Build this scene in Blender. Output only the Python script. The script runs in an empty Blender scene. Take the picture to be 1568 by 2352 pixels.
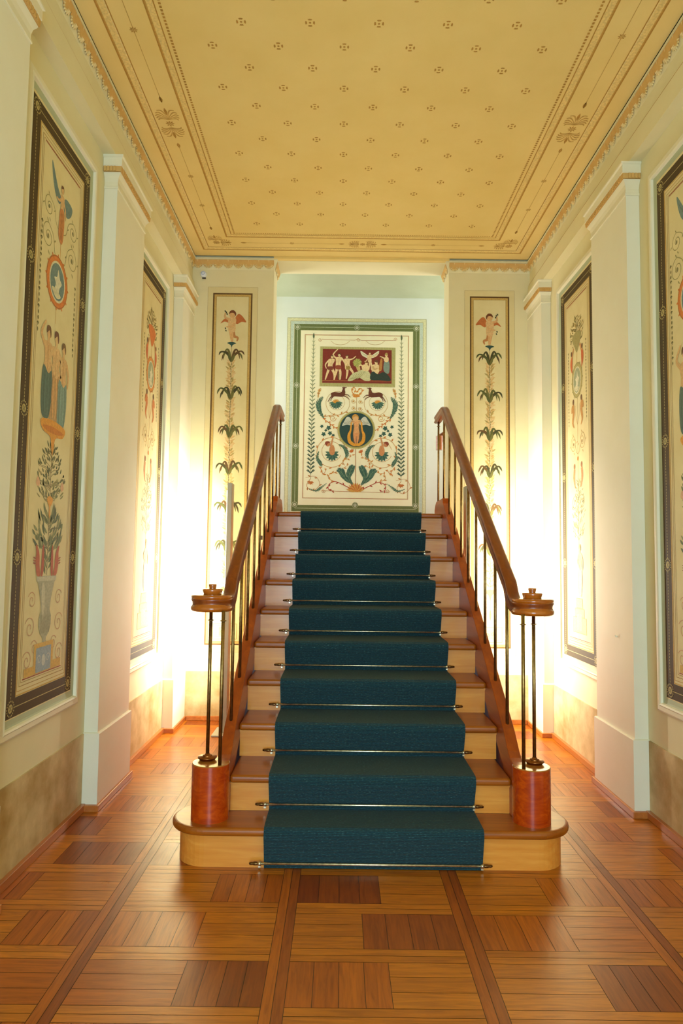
import bpy, math, random
from mathutils import Vector, Matrix
from math import sin, cos, pi, radians

S = bpy.context.scene
COL = S.collection

# ------------------------------------------------------------ camera
cam_d = bpy.data.cameras.new('camera')
cam_d.sensor_fit = 'VERTICAL'; cam_d.sensor_height = 36.0
cam_d.lens = 1560 / 2352 * 36.0
cam_d.clip_start = 0.05
cam = bpy.data.objects.new('camera', cam_d); COL.objects.link(cam)
r0 = Vector((0.999916, -0.002405, 0.012707))      # image right
r1 = Vector((0.012842, 0.068713, -0.997554))      # image down
r2 = Vector((0.001526, 0.997634, 0.068739))       # view direction
m = Matrix((r0, -r1, -r2)).transposed().to_4x4()
m.translation = (0, 0, 1.34)
cam.matrix_world = m
S.camera = cam

# ------------------------------------------------------------ world, light, exposure
S.view_settings.view_transform = 'Standard'
S.view_settings.look = 'None'
S.view_settings.exposure = 0.0
S.view_settings.gamma = 1.0
S.view_settings.use_curve_mapping = False
w = bpy.data.worlds.new('world'); S.world = w; w.use_nodes = True
w.node_tree.nodes['Background'].inputs[0].default_value = (0.55, 0.62, 0.75, 1)
w.node_tree.nodes['Background'].inputs[1].default_value = 0.3
LAMP_W = 46.0        # each tall floor lamp
LAMP_C = (1.0, 0.96, 0.86)
WINDOW_W = 135.0      # daylight through the window behind the viewer
WINDOW_C = (0.52, 0.79, 1.0)
FILL_LAMP_W = 0.6  # weak warm fill from a pendant added out of view
FILL_LAMP_C = (1.0, 0.70, 0.34)
LANDING_W = 27.0
LANDING_C = (0.90, 0.93, 1.0)

def area(name, loc, direction, sx, sy, watt, col, spread=pi):
    l = bpy.data.lights.new(name, 'AREA'); l.shape = 'RECTANGLE'
    l.size = sx; l.size_y = sy; l.energy = watt; l.color = col; l.spread = spread
    o = bpy.data.objects.new(name, l); COL.objects.link(o)
    o.location = loc
    o.rotation_euler = Vector(direction).to_track_quat('-Z', 'Y').to_euler()
    return o
area('window_daylight', (0.0, -1.93, 1.35), (0, 1, 0), 1.5, 2.0, WINDOW_W, WINDOW_C)
area('landing_daylight_left', (-1.86, 6.32, 2.9), (1, 0, 0), 0.55, 1.5, LANDING_W, LANDING_C)
area('landing_daylight_right', (2.16, 6.32, 2.9), (-1, 0, 0), 0.55, 1.5, LANDING_W, LANDING_C)

# ------------------------------------------------------------ helpers
random.seed(7)
def lin(c):
    out = []
    for v in c[:3]:
        v /= 255.0
        out.append(v / 12.92 if v <= 0.04045 else ((v + 0.055) / 1.055) ** 2.4)
    return (*out, 1.0)

def tag(o, label=None, cat=None, group=None, kind=None):
    if label: o['label'] = label
    if cat: o['category'] = cat
    if group: o['group'] = group
    if kind: o['kind'] = kind
    return o

def empty(name, loc, label, cat, group=None):
    o = bpy.data.objects.new(name, None); COL.objects.link(o)
    o.location = loc; o.empty_display_size = 0.1
    return tag(o, label, cat, group)

class MB:
    def __init__(s): s.v = []; s.f = []; s.mi = []; s.uv = {}; s.sm = []; s.cur = 0; s.smooth = False
    def vert(s, p): s.v.append(tuple(p)); return len(s.v) - 1
    def face(s, idx, uv=None):
        s.f.append(tuple(idx)); s.mi.append(s.cur); s.sm.append(s.smooth)
        if uv: s.uv[len(s.f) - 1] = uv
    def box(s, x0, x1, y0, y1, z0, z1):
        if x0 > x1: x0, x1 = x1, x0
        if y0 > y1: y0, y1 = y1, y0
        b = [s.vert(p) for p in ((x0,y0,z0),(x1,y0,z0),(x1,y1,z0),(x0,y1,z0),(x0,y0,z1),(x1,y0,z1),(x1,y1,z1),(x0,y1,z1))]
        for q in ((0,3,2,1),(4,5,6,7),(0,1,5,4),(1,2,6,5),(2,3,7,6),(3,0,4,7)): s.face([b[i] for i in q])
    def loops(s, loops, closed=True, cap0=False, cap1=False):
        ids = [[s.vert(p) for p in L] for L in loops]
        n = len(ids[0])
        for a, b in zip(ids, ids[1:]):
            for i in range(n if closed else n - 1):
                j = (i + 1) % n
                s.face((a[i], a[j], b[j], b[i]))
        if cap0: s.face(ids[0][::-1])
        if cap1: s.face(ids[-1])
        return ids
    def lathe(s, prof, c=(0, 0, 0), n=40, cap=True, axis='Z'):
        L = []
        for r, z in prof:
            ring = []
            for i in range(n):
                a = 2 * pi * i / n
                if axis == 'Z': ring.append((c[0] + r*cos(a), c[1] + r*sin(a), c[2] + z))
                elif axis == 'X': ring.append((c[0] + z, c[1] + r*cos(a), c[2] + r*sin(a)))
                else: ring.append((c[0] + r*sin(a), c[1] + z, c[2] + r*cos(a)))
            L.append(ring)
        s.loops(L, True, cap, cap)
    def cyl(s, p0, p1, r, n=16, cap=True):
        p0 = Vector(p0); p1 = Vector(p1); d = (p1 - p0).normalized()
        a = d.orthogonal().normalized(); b = d.cross(a)
        L = [[p + r * (cos(2*pi*i/n)*a + sin(2*pi*i/n)*b) for i in range(n)] for p in (p0, p1)]
        s.loops(L, True, cap, cap)
    def prism(s, pts, axis, a0, a1):
        """extrude a 2D outline; axis X: pts are (y,z); Z: pts are (x,y)"""
        f = {'X': lambda p, a: (a, p[0], p[1]), 'Z': lambda p, a: (p[0], p[1], a), 'Y': lambda p, a: (p[0], a, p[1])}[axis]
        s.loops([[f(p, a0) for p in pts], [f(p, a1) for p in pts]], True, True, True)
    def sweep(s, path, prof, cap=True):
        """sweep a (side, up) profile along a path, up kept near +Z"""
        path = [Vector(p) for p in path]; L = []
        for i, p in enumerate(path):
            t = (path[min(i+1, len(path)-1)] - path[max(i-1, 0)]).normalized()
            side = t.cross(Vector((0, 0, 1))).normalized(); up = side.cross(t).normalized()
            L.append([p + side*a + up*b for a, b in prof])
        s.loops(L, True, cap, cap)
    def build(s, name, mats, parent=None, loc=None, bevel=None, seg=2, fix=True):
        me = bpy.data.meshes.new(name)
        if parent is not None:
            q = Vector(parent.location); pp = parent.parent
            while pp is not None: q += pp.location; pp = pp.parent
            s.v = [(x[0]-q[0], x[1]-q[1], x[2]-q[2]) for x in s.v]
        me.from_pydata(s.v, [], s.f)
        if not isinstance(mats, (list, tuple)): mats = [mats]
        for mt in mats: me.materials.append(mt)
        for p, i, sm in zip(me.polygons, s.mi, s.sm): p.material_index = i; p.use_smooth = sm
        if s.uv:
            ul = me.uv_layers.new(name='UVMap')
            for fi, uvs in s.uv.items():
                for li, q in zip(me.polygons[fi].loop_indices, uvs): ul.data[li].uv = q
        if fix:
            import bmesh
            bm = bmesh.new(); bm.from_mesh(me)
            bmesh.ops.recalc_face_normals(bm, faces=bm.faces)
            bm.to_mesh(me); bm.free()
        me.update()
        o = bpy.data.objects.new(name, me); COL.objects.link(o)
        if loc is not None: o.location = loc
        if parent is not None:
            o.parent = parent
        if bevel:
            b = o.modifiers.new('bevel', 'BEVEL'); b.width = bevel; b.segments = seg; b.limit_method = 'ANGLE'; b.angle_limit = radians(40)
        return o

# ------------------------------------------------------------ materials
def mat(name):
    m = bpy.data.materials.new(name); m.use_nodes = True
    nt = m.node_tree; b = nt.nodes['Principled BSDF']
    return m, nt, b
def nd(nt, t, **k):
    n = nt.nodes.new(t)
    for a, v in k.items(): setattr(n, a, v)
    return n
def ramp(nt, fac, stops):
    r = nd(nt, 'ShaderNodeValToRGB'); nt.links.new(fac, r.inputs[0])
    e = r.color_ramp.elements
    while len(e) < len(stops): e.new(0.5)
    for el, (p, c) in zip(e, stops): el.position = p; el.color = c
    return r
def plaster(name, c, c2=None, scale=3.0, rough=0.75, bump=0.02):
    m, nt, b = mat(name); c2 = c2 or [v*0.93 for v in c]
    tc = nd(nt, 'ShaderNodeTexCoord'); n = nd(nt, 'ShaderNodeTexNoise')
    n.inputs['Scale'].default_value = scale; n.inputs['Detail'].default_value = 6; n.inputs['Roughness'].default_value = 0.6
    nt.links.new(tc.outputs['Object'], n.inputs['Vector'])
    r = ramp(nt, n.outputs['Fac'], [(0.35, lin(c2)), (0.65, lin(c))])
    nt.links.new(r.outputs[0], b.inputs['Base Color'])
    b.inputs['Roughness'].default_value = rough
    n2 = nd(nt, 'ShaderNodeTexNoise'); n2.inputs['Scale'].default_value = 140
    nt.links.new(tc.outputs['Object'], n2.inputs['Vector'])
    bp = nd(nt, 'ShaderNodeBump'); bp.inputs['Strength'].default_value = bump*4; bp.inputs['Distance'].default_value = 0.004
    nt.links.new(n2.outputs['Fac'], bp.inputs['Height']); nt.links.new(bp.outputs[0], b.inputs['Normal'])
    return m
def wood(name, c, cd, axis='X', scale=9.0, rough=0.28, coat=0.5, stretch=14.0):
    """grain runs along `axis` in object space"""
    m, nt, b = mat(name)
    tc = nd(nt, 'ShaderNodeTexCoord'); mp = nd(nt, 'ShaderNodeMapping')
    sc = [scale*1.0]*3; sc['XYZ'.index(axis)] = scale/stretch
    mp.inputs['Scale'].default_value = sc
    nt.links.new(tc.outputs['Object'], mp.inputs[0])
    n = nd(nt, 'ShaderNodeTexNoise'); n.inputs['Scale'].default_value = 3.0; n.inputs['Detail'].default_value = 8
    n.inputs['Roughness'].default_value = 0.65; n.inputs['Distortion'].default_value = 0.6
    nt.links.new(mp.outputs[0], n.inputs['Vector'])
    r = ramp(nt, n.outputs['Fac'], [(0.28, lin(cd)), (0.52, lin([(a+d)/2 for a, d in zip(c, cd)])), (0.72, lin(c))])
    nt.links.new(r.outputs[0], b.inputs['Base Color'])
    b.inputs['Roughness'].default_value = rough
    b.inputs['Coat Weight'].default_value = coat; b.inputs['Coat Roughness'].default_value = 0.18
    bp = nd(nt, 'ShaderNodeBump'); bp.inputs['Strength'].default_value = 0.12; bp.inputs['Distance'].default_value = 0.002
    nt.links.new(n.outputs['Fac'], bp.inputs['Height']); nt.links.new(bp.outputs[0], b.inputs['Normal'])
    return m
def metal(name, c, rough=0.3):
    m, nt, b = mat(name)
    tc = nd(nt, 'ShaderNodeTexCoord'); n = nd(nt, 'ShaderNodeTexNoise'); n.inputs['Scale'].default_value = 60
    nt.links.new(tc.outputs['Object'], n.inputs['Vector'])
    r = ramp(nt, n.outputs['Fac'], [(0.3, lin([v*0.8 for v in c])), (0.7, lin(c))])
    nt.links.new(r.outputs[0], b.inputs['Base Color'])
    b.inputs['Metallic'].default_value = 1.0; b.inputs['Roughness'].default_value = rough
    return m

M = {}
M['wall'] = plaster('wall_paint', (236, 226, 182), (232, 221, 174))
M['recess'] = plaster('recess_paint', (232, 218, 166), (226, 212, 158))
M['pilaster'] = plaster('pilaster_paint', (241, 237, 212), (238, 233, 205))
M['trim'] = plaster('trim_paint', (240, 234, 204), (236, 228, 194), rough=0.55)
M['cove'] = plaster('cove_paint', (186, 194, 160), (178, 186, 150), rough=0.6)
M['orn'] = plaster('ornament_paint', (220, 178, 104), (212, 166, 90), scale=20, rough=0.7)
M['petal'] = plaster('petal_paint', (238, 216, 156), (230, 202, 136), scale=20, rough=0.7)
M['line'] = plaster('moulding_line_paint', (196, 146, 60), (182, 130, 48), rough=0.7)
M['ceiling'] = plaster('ceiling_paint', (240, 212, 138), (236, 206, 128), scale=2.0)
M['dado'] = plaster('mottled_dado_plaster', (222, 202, 150), (178, 150, 92), scale=4.5, rough=0.6)
M['back'] = plaster('landing_wall_paint', (230, 234, 224), (226, 230, 218))
M['gap'] = plaster('gap_painted_shade', (120, 116, 78), (110, 104, 66))  # dark tone puts the groove's shade into its colour
M['cream'] = plaster('painting_ground', (232, 218, 166), (226, 210, 154), scale=6)
M['base_wood'] = wood('baseboard_wood', (206, 128, 52), (168, 92, 30), 'Y', rough=0.35)
M['riser'] = wood('riser_oak', (246, 172, 76), (226, 138, 46), 'X', scale=10)
M['tread'] = wood('tread_oak', (190, 106, 18), (142, 70, 6), 'X', scale=8, rough=0.34, coat=0.15)
M['string'] = wood('stringer_oak', (190, 88, 10), (146, 56, 4), 'Y', scale=7, rough=0.38, coat=0.1)
M['newel'] = wood('newel_cherry', (218, 90, 6), (160, 44, 2), 'X', scale=12, rough=0.25, coat=0.35, stretch=8)
M['newel_top'] = wood('newel_top_oak', (196, 128, 50), (168, 98, 32), 'X', scale=8, rough=0.2)
M['rail'] = wood('handrail_wood', (160, 78, 10), (112, 44, 4), 'Y', scale=8, rough=0.34, coat=0.2)
M['scroll'] = wood('scroll_wood', (200, 112, 24), (164, 78, 10), 'X', scale=8, rough=0.18, coat=1.0)
M['bronze'] = metal('baluster_bronze', (168, 138, 84), 0.34)
M['collar'] = metal('collar_bronze', (164, 104, 54), 0.32)
M['brass'] = metal('rod_brass', (250, 240, 206), 0.38)
M['finial'] = metal('finial_brass', (128, 96, 58), 0.3)
M['grey'] = plaster('lamp_grey_lacquer', (168, 166, 150), (160, 158, 140), rough=0.4, bump=0.0)
M['white'] = plaster('white_plastic', (238, 240, 244), (228, 232, 240), rough=0.35, bump=0.0)
M['blue'] = plaster('pale_blue_plastic', (150, 170, 215), (140, 160, 210), rough=0.35, bump=0.0)
M['dark'] = plaster('dark_brown_plastic', (70, 56, 40), (60, 46, 30), rough=0.5)

def emis(name, c, s):
    m, nt, b = mat(name)
    b.inputs['Base Color'].default_value = (*c, 1); b.inputs['Emission Color'].default_value = (*c, 1)
    b.inputs['Emission Strength'].default_value = s
    return m
M['tube'] = emis('lamp_diffuser_glow', LAMP_C, 3.0)
M['fill_globe'] = emis('fill_globe_glow', FILL_LAMP_C, 3.0)
M['pane'] = emis('window_pane_sky', (0.75, 0.85, 1.0), 1.0)

# pigment material: colour comes from each painted stroke
m, nt, b = mat('fresco_pigment'); M['paint'] = m
at = nd(nt, 'ShaderNodeAttribute', attribute_name='pigment')
tc = nd(nt, 'ShaderNodeTexCoord'); n = nd(nt, 'ShaderNodeTexNoise'); n.inputs['Scale'].default_value = 90; n.inputs['Detail'].default_value = 4
nt.links.new(tc.outputs['Object'], n.inputs['Vector'])
r = ramp(nt, n.outputs['Fac'], [(0.3, (0.82, 0.82, 0.82, 1)), (0.7, (1.08, 1.08, 1.08, 1))])
mx = nd(nt, 'ShaderNodeMix', data_type='RGBA', blend_type='MULTIPLY'); mx.inputs[0].default_value = 1
nt.links.new(at.outputs['Color'], mx.inputs[6]); nt.links.new(r.outputs[0], mx.inputs[7])
nt.links.new(mx.outputs[2], b.inputs['Base Color']); b.inputs['Roughness'].default_value = 0.7

# parquet: colour attribute per stave, grain along U
m, nt, b = mat('oak_parquet'); M['floor'] = m
at = nd(nt, 'ShaderNodeAttribute', attribute_name='pigment')
uv = nd(nt, 'ShaderNodeUVMap', uv_map='UVMap'); mp = nd(nt, 'ShaderNodeMapping'); mp.inputs['Scale'].default_value = (2.2, 26, 1)
nt.links.new(uv.outputs[0], mp.inputs[0])
n = nd(nt, 'ShaderNodeTexNoise'); n.inputs['Scale'].default_value = 2.4; n.inputs['Detail'].default_value = 9; n.inputs['Roughness'].default_value = 0.62; n.inputs['Distortion'].default_value = 0.9
nt.links.new(mp.outputs[0], n.inputs['Vector'])
r = ramp(nt, n.outputs['Fac'], [(0.3, (0.62, 0.56, 0.5, 1)), (0.55, (0.95, 0.95, 0.95, 1)), (0.75, (1.15, 1.15, 1.15, 1))])
mx = nd(nt, 'ShaderNodeMix', data_type='RGBA', blend_type='MULTIPLY'); mx.inputs[0].default_value = 1
nt.links.new(at.outputs['Color'], mx.inputs[6]); nt.links.new(r.outputs[0], mx.inputs[7])
nt.links.new(mx.outputs[2], b.inputs['Base Color'])
tc = nd(nt, 'ShaderNodeTexCoord'); n2 = nd(nt, 'ShaderNodeTexNoise'); n2.inputs['Scale'].default_value = 5; n2.inputs['Detail'].default_value = 5
nt.links.new(tc.outputs['Object'], n2.inputs['Vector'])
rr = nd(nt, 'ShaderNodeMapRange'); rr.inputs[3].default_value = 0.22; rr.inputs[4].default_value = 0.42
nt.links.new(n2.outputs['Fac'], rr.inputs[0]); nt.links.new(rr.outputs[0], b.inputs['Roughness'])
bp = nd(nt, 'ShaderNodeBump'); bp.inputs['Strength'].default_value = 0.15; bp.inputs['Distance'].default_value = 0.0015
nt.links.new(n.outputs['Fac'], bp.inputs['Height']); nt.links.new(bp.outputs[0], b.inputs['Normal'])
b.inputs['Coat Weight'].default_value = 0.08; b.inputs['Coat Roughness'].default_value = 0.3

# ribbed teal carpet: U across, V along the run
m, nt, b = mat('ribbed_teal_carpet'); M['carpet'] = m
uv = nd(nt, 'ShaderNodeUVMap', uv_map='UVMap')
wv = nd(nt, 'ShaderNodeTexWave', bands_direction='Y'); wv.inputs['Scale'].default_value = 44; wv.inputs['Distortion'].default_value = 0.6; wv.inputs['Detail'].default_value = 2; wv.inputs['Detail Scale'].default_value = 3
nt.links.new(uv.outputs[0], wv.inputs[0])
mp = nd(nt, 'ShaderNodeMapping'); mp.inputs['Scale'].default_value = (90, 300, 1); nt.links.new(uv.outputs[0], mp.inputs[0])
sp = nd(nt, 'ShaderNodeTexNoise'); sp.inputs['Scale'].default_value = 1.0; sp.inputs['Detail'].default_value = 3
nt.links.new(mp.outputs[0], sp.inputs['Vector'])
r1_ = ramp(nt, sp.outputs['Fac'], [(0.35, lin((10, 50, 58))), (0.6, lin((14, 70, 80))), (0.78, lin((96, 142, 140)))])
r2_ = ramp(nt, wv.outputs['Fac'], [(0.2, (0.5, 0.5, 0.5, 1)), (0.6, (1, 1, 1, 1))])
mx = nd(nt, 'ShaderNodeMix', data_type='RGBA', blend_type='MULTIPLY'); mx.inputs[0].default_value = 1
nt.links.new(r1_.outputs[0], mx.inputs[6]); nt.links.new(r2_.outputs[0], mx.inputs[7]); nt.links.new(mx.outputs[2], b.inputs['Base Color'])
bp = nd(nt, 'ShaderNodeBump'); bp.inputs['Strength'].default_value = 0.6; bp.inputs['Distance'].default_value = 0.003
nt.links.new(wv.outputs['Fac'], bp.inputs['Height']); nt.links.new(bp.outputs[0], b.inputs['Normal'])
b.inputs['Roughness'].default_value = 0.9; b.inputs['Sheen Weight'].default_value = 0.08

# ------------------------------------------------------------ painted art
def cr(pts, n=6, closed=False):
    out = []; N = len(pts)
    rng = range(N if closed else N - 1)
    for i in rng:
        if closed: p = [pts[(i + k) % N] for k in (-1, 0, 1, 2)]
        else: p = [pts[max(i-1, 0)], pts[i], pts[i+1], pts[min(i+2, N-1)]]
        for j in range(n):
            t = j / n
            out.append(tuple(0.5*((2*p[1][k]) + (-p[0][k]+p[2][k])*t + (2*p[0][k]-5*p[1][k]+4*p[2][k]-p[3][k])*t*t + (-p[0][k]+3*p[1][k]-3*p[2][k]+p[3][k])*t**3) for k in (0, 1)))
    if not closed: out.append(tuple(pts[-1]))
    return out
class Art:
    """flat painted strokes on a surface. fn maps (u, v, height) to a point"""
    def __init__(s, fn, fade=0.0): s.fade = fade; s.fn = fn; s.v = []; s.f = []; s.c = []; s.k = 0; s.flip = 1
    def mix(s, c): return lin([a*(1-s.fade)+g*s.fade for a, g in zip(c, (232, 216, 160))])
    def h(s, L): s.k += 1; return 0.0003*L + 0.000012*(s.k % 20)
    def poly(s, pts, c, L=1):
        h = s.h(L); i = len(s.v)
        s.v += [s.fn(p[0], p[1], h) for p in pts]; s.f.append(tuple(range(i, i+len(pts)))); s.c.append(s.mix(c))
    def blob(s, pts, c, L=1, n=5): s.poly(cr(pts, n, True), c, L)
    def rect(s, x0, x1, y0, y1, c, L=1): s.poly([(x0,y0),(x1,y0),(x1,y1),(x0,y1)], c, L)
    def ell(s, x, y, rx, ry, c, L=1, n=20, rot=0):
        s.poly([(x + rx*cos(a)*cos(rot) - ry*sin(a)*sin(rot), y + rx*cos(a)*sin(rot) + ry*sin(a)*cos(rot)) for a in (2*pi*i/n for i in range(n))], c, L)
    def line(s, pts, w, c, L=1, w1=None):
        n = len(pts)
        if n < 2: return
        w1 = w if w1 is None else w1; h = s.h(L); i0 = len(s.v)
        for i, p in enumerate(pts):
            a = pts[max(i-1, 0)]; b = pts[min(i+1, n-1)]
            dx, dy = b[0]-a[0], b[1]-a[1]; d = math.hypot(dx, dy) or 1e-9
            if isinstance(w, (list, tuple)):
                t = i/(n-1)*(len(w)-1); k = min(int(t), len(w)-2); ww = w[k]+(w[k+1]-w[k])*(t-k)
            else: ww = w + (w1-w)*i/(n-1)
            nx, ny = -dy/d*ww/2, dx/d*ww/2
            s.v.append(s.fn(p[0]+nx, p[1]+ny, h)); s.v.append(s.fn(p[0]-nx, p[1]-ny, h))
        for i in range(n-1):
            k = i0+2*i; s.f.append((k, k+1, k+3, k+2)); s.c.append(s.mix(c))
    def frame(s, x0, x1, y0, y1, t, c, L=1):
        s.rect(x0, x1, y0, y0+t, c, L); s.rect(x0, x1, y1-t, y1, c, L); s.rect(x0, x0+t, y0+t, y1-t, c, L); s.rect(x1-t, x1, y0+t, y1-t, c, L)
    def leaf(s, x, y, a, l, w, c, L=1, bend=0.0):
        up = []; dn = []
        for i in range(6):
            t = i/5; aa = a + bend*t; xx = x + l*t*cos(a+bend*t/2); yy = y + l*t*sin(a+bend*t/2)
            ww = w*0.5*sin(pi*min(1, t*0.92+0.06))
            up.append((xx - sin(aa)*ww, yy + cos(aa)*ww)); dn.append((xx + sin(aa)*ww, yy - cos(aa)*ww))
        s.poly(up + dn[::-1], c, L)
    def spiral(s, x, y, r0, r1, a0, turns, w, c, L=1, sy=1.0):
        n = int(abs(turns)*18)+3
        s.line([(x + (r0+(r1-r0)*i/n)*cos(a0+turns*2*pi*i/n), y + sy*(r0+(r1-r0)*i/n)*sin(a0+turns*2*pi*i/n)) for i in range(n+1)], w, c, L)
    def ring(s, x, y, rx, ry, w, c, L=1, n=28):
        s.line([(x+rx*cos(2*pi*i/n), y+ry*sin(2*pi*i/n)) for i in range(n+1)], w, c, L)
    def limb(s, pts, w, c, L=2):
        s.line(cr(pts, 5), w, c, L)
        s.ell(*pts[-1], w[-1]/2, w[-1]/2, c, L, 8)
    def build(s, name, parent, mt=None):
        if parent is not None:
            q = Vector(parent.location); pp = parent.parent
            while pp is not None: q += pp.location; pp = pp.parent
            s.v = [(x[0]-q[0], x[1]-q[1], x[2]-q[2]) for x in s.v]
        me = bpy.data.meshes.new(name); me.from_pydata(s.v, [], s.f)
        ca = me.color_attributes.new('pigment', 'FLOAT_COLOR', 'CORNER')
        for p, c in zip(me.polygons, s.c):
            for li in p.loop_indices: ca.data[li].color = c
        me.materials.append(mt or M['paint']); me.update()
        o = bpy.data.objects.new(name, me); COL.objects.link(o)
        if parent is not None:
            o.parent = parent
        return o

SKIN = (226, 178, 118); SKIN2 = (200, 136, 76); GREEN = (92, 104, 52); DGREEN = (44, 84, 70); GOLD = (216, 150, 50); ORANGE = (222, 110, 30); RED = (170, 56, 26); BROWN = (92, 52, 24); BLUE = (88, 122, 130); PINK = (226, 170, 130); OLIVE = (70, 56, 22)

# ------------------------------------------------------------ room constants
XC = 0.1535; HW = 1.430; HR = 1.505           # centre, half width at pilasters, at recesses
CZ = 3.92; YF = 5.70; YB = 6.66; Y0 = -2.0
def hx(s, h): return XC + s*h                # side s (-1 left, +1 right), half distance h
PIL = [(0.47, 1.0), (2.08, 2.61), (3.69, 4.22), (5.30, 5.70)]

def struct(name, mb, mats, parent=None, **k):
    o = mb.build(name, mats, parent, **k); o['kind'] = 'structure'; return o

# floor: parquet staves, each with its own tone
def floor_mesh():
    v = []; f = []; c = []; uvs = []; rnd = random.Random(3)
    def stave(x0, x1, y0, y1, col, along):
        g = 0.0009; i = len(v)
        v.extend([(x0+g, y0+g, 0), (x1-g, y0+g, 0), (x1-g, y1-g, 0), (x0+g, y1-g, 0)])
        f.append((i, i+1, i+2, i+3)); c.append(lin(col)); o = (rnd.random()*20, rnd.random()*20)
        lx, ly = x1-x0, y1-y0
        q = [(0, 0), (lx, 0), (lx, ly), (0, ly)]
        uvs.append([(o[0]+(a if along == 'X' else b_), o[1]+(b_ if along == 'X' else a)) for a, b_ in q])
    light = (196, 114, 16); mid = (180, 94, 8); dark = (150, 72, 5)
    def tone(b_, k=10): d = rnd.uniform(-k, k); return tuple(max(5, q+d*w_) for q, w_ in zip(b_, (1, .8, .5)))
    xs0 = -0.22 - 0.666*4; nx = 8; P = 0.666; SW = 0.07
    for ix in range(nx):
        xa = xs0 + ix*P
        y = -2.0
        while y < 5.9:
            stave(xa, xa+SW/2, y, y+1.27, tone(mid), 'Y'); stave(xa+SW/2, xa+SW, y, y+1.27, tone(dark, 14), 'Y'); y += 1.27
    row = 0; y = 2.36 - 0.31*14
    while y < 5.9:
        for ix in range(nx):
            x0 = xs0 + ix*P + SW; x1 = xs0 + (ix+1)*P
            stave(x0, x1, y, y+0.038, tone(light), 'X'); stave(x0, x1, y+0.038, y+0.077, tone(light), 'X')
            k = (row + ix*1) % 2; ya = y+0.077; yb = y+0.31; W = x1-x0
            sp = [0.0, 0.42, 1.0] if rnd.random() < .5 else [0.0, 0.55, 1.0]
            for j in range(2):
                a = x0+sp[j]*W; b_ = x0+sp[j+1]*W
                if (j + k) % 2:
                    nst = 4; base = dark if rnd.random() < .3 else mid
                    for q in range(nst): stave(a+(b_-a)*q/nst, a+(b_-a)*(q+1)/nst, ya, yb, tone(base, 13), 'Y')
                else:
                    nst = 3; base = light if rnd.random() < .75 else mid
                    for q in range(nst): stave(a, b_, ya+(yb-ya)*q/nst, ya+(yb-ya)*(q+1)/nst, tone(base, 8), 'X')
        y += 0.31; row += 1
    i = len(v); v.extend([(-2.9, -2.05, -0.0012), (2.9, -2.05, -0.0012), (2.9, 5.95, -0.0012), (-2.9, 5.95, -0.0012)])
    f.append((i, i+1, i+2, i+3)); c.append((0.03, 0.012, 0.004, 1)); uvs.append([(0, 0)]*4)
    # trim to the room footprint
    out_f = []; out_c = []; out_u = []
    me = bpy.data.meshes.new('floor')
    nv = []
    for fc, cc, uu in zip(f, c, uvs):
        pts = [list(v[k]) for k in fc]
        if min(p[0] for p in pts) > 1.68 or max(p[0] for p in pts) < -1.37: continue
        for p in pts: p[0] = min(max(p[0], -1.37), 1.68)
        k = len(nv); nv += pts; out_f.append((k, k+1, k+2, k+3)); out_c.append(cc); out_u.append(uu)
    me.from_pydata(nv, [], out_f)
    ul = me.uv_layers.new(name='UVMap')
    for p, uu in zip(me.polygons, out_u):
        for li, q in zip(p.loop_indices, uu): ul.data[li].uv = q
    ca = me.color_attributes.new('pigment', 'FLOAT_COLOR', 'CORNER')
    for p, cc in zip(me.polygons, out_c):
        for li in p.loop_indices: ca.data[li].color = cc
    me.materials.append(M['floor']); me.update()
    o = bpy.data.objects.new('floor', me); COL.objects.link(o); o['kind'] = 'structure'
floor_mesh()

# side walls: recess plane, frieze above, dado below
for s, nm in ((-1, 'wall_left'), (1, 'wall_right')):
    b = MB()
    b.box(hx(s, HR), hx(s, HR+0.2), Y0, YF+0.26, 0, 4.1)                 # recess plane
    b.cur = 1; yp = Y0
    for (a, c) in PIL:
        b.box(hx(s, HR-0.008), hx(s, HR+0.05), yp, a-.015, 0, 0.398); yp = c+.015
    b.cur = 0
    b.box(hx(s, HW+0.006), hx(s, HR+0.02), Y0, YF, 3.58, 3.70)           # frieze over the recesses
    b.box(hx(s, HW+0.022), hx(s, HR+0.02), Y0, YF, 3.712, 3.95)
    b.cur = 2; b.box(hx(s, HW+0.012), hx(s, HR+0.02), Y0, YF, 3.70, 3.712)
    struct(nm, b, [M['wall'], M['dado'], M['line']])

# far wall with the stair opening
OL, OR_ = -0.598, 0.908
b = MB()
b.box(-1.60, OL, YF, YF+0.26, 0, 4.1); b.box(OR_, 1.90, YF, YF+0.26, 0, 4.1)
b.box(OL, OR_, YF, YF+0.26, 3.897, 4.1)
b.cur = 1; b.box(-1.36, OL-0.001, YF-0.007, YF+0.05, 0, 0.398); b.box(OR_+0.001, 1.66, YF-0.007, YF+0.05, 0, 0.398)
struct('wall_far', b, [M['wall'], M['dado']])

# wall behind the viewer with a window
b = MB()
b.box(-1.6, -0.65, Y0-0.2, Y0, 0, 4.1); b.box(0.95, 1.9, Y0-0.2, Y0, 0, 4.1)
b.box(-0.65, 0.95, Y0-0.2, Y0, 0, 0.3); b.box(-0.65, 0.95, Y0-0.2, Y0, 2.5, 4.1)
struct('wall_back', b, M['wall'])
b = MB(); b.box(-0.65, 0.95, Y0-0.12, Y0-0.10, 0.3, 2.5)
win = struct('window_1', b, M['pane'])
b = MB()
for x in (-0.65, 0.12, 0.89): b.box(x, x+0.06, Y0-0.10, Y0-0.04, 0.3, 2.5)
for z in (0.3, 1.8, 2.44): b.box(-0.59, 0.89, Y0-0.095, Y0-0.045, z, z+0.06)
b.build('window_frame', M['trim'], win)

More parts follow.
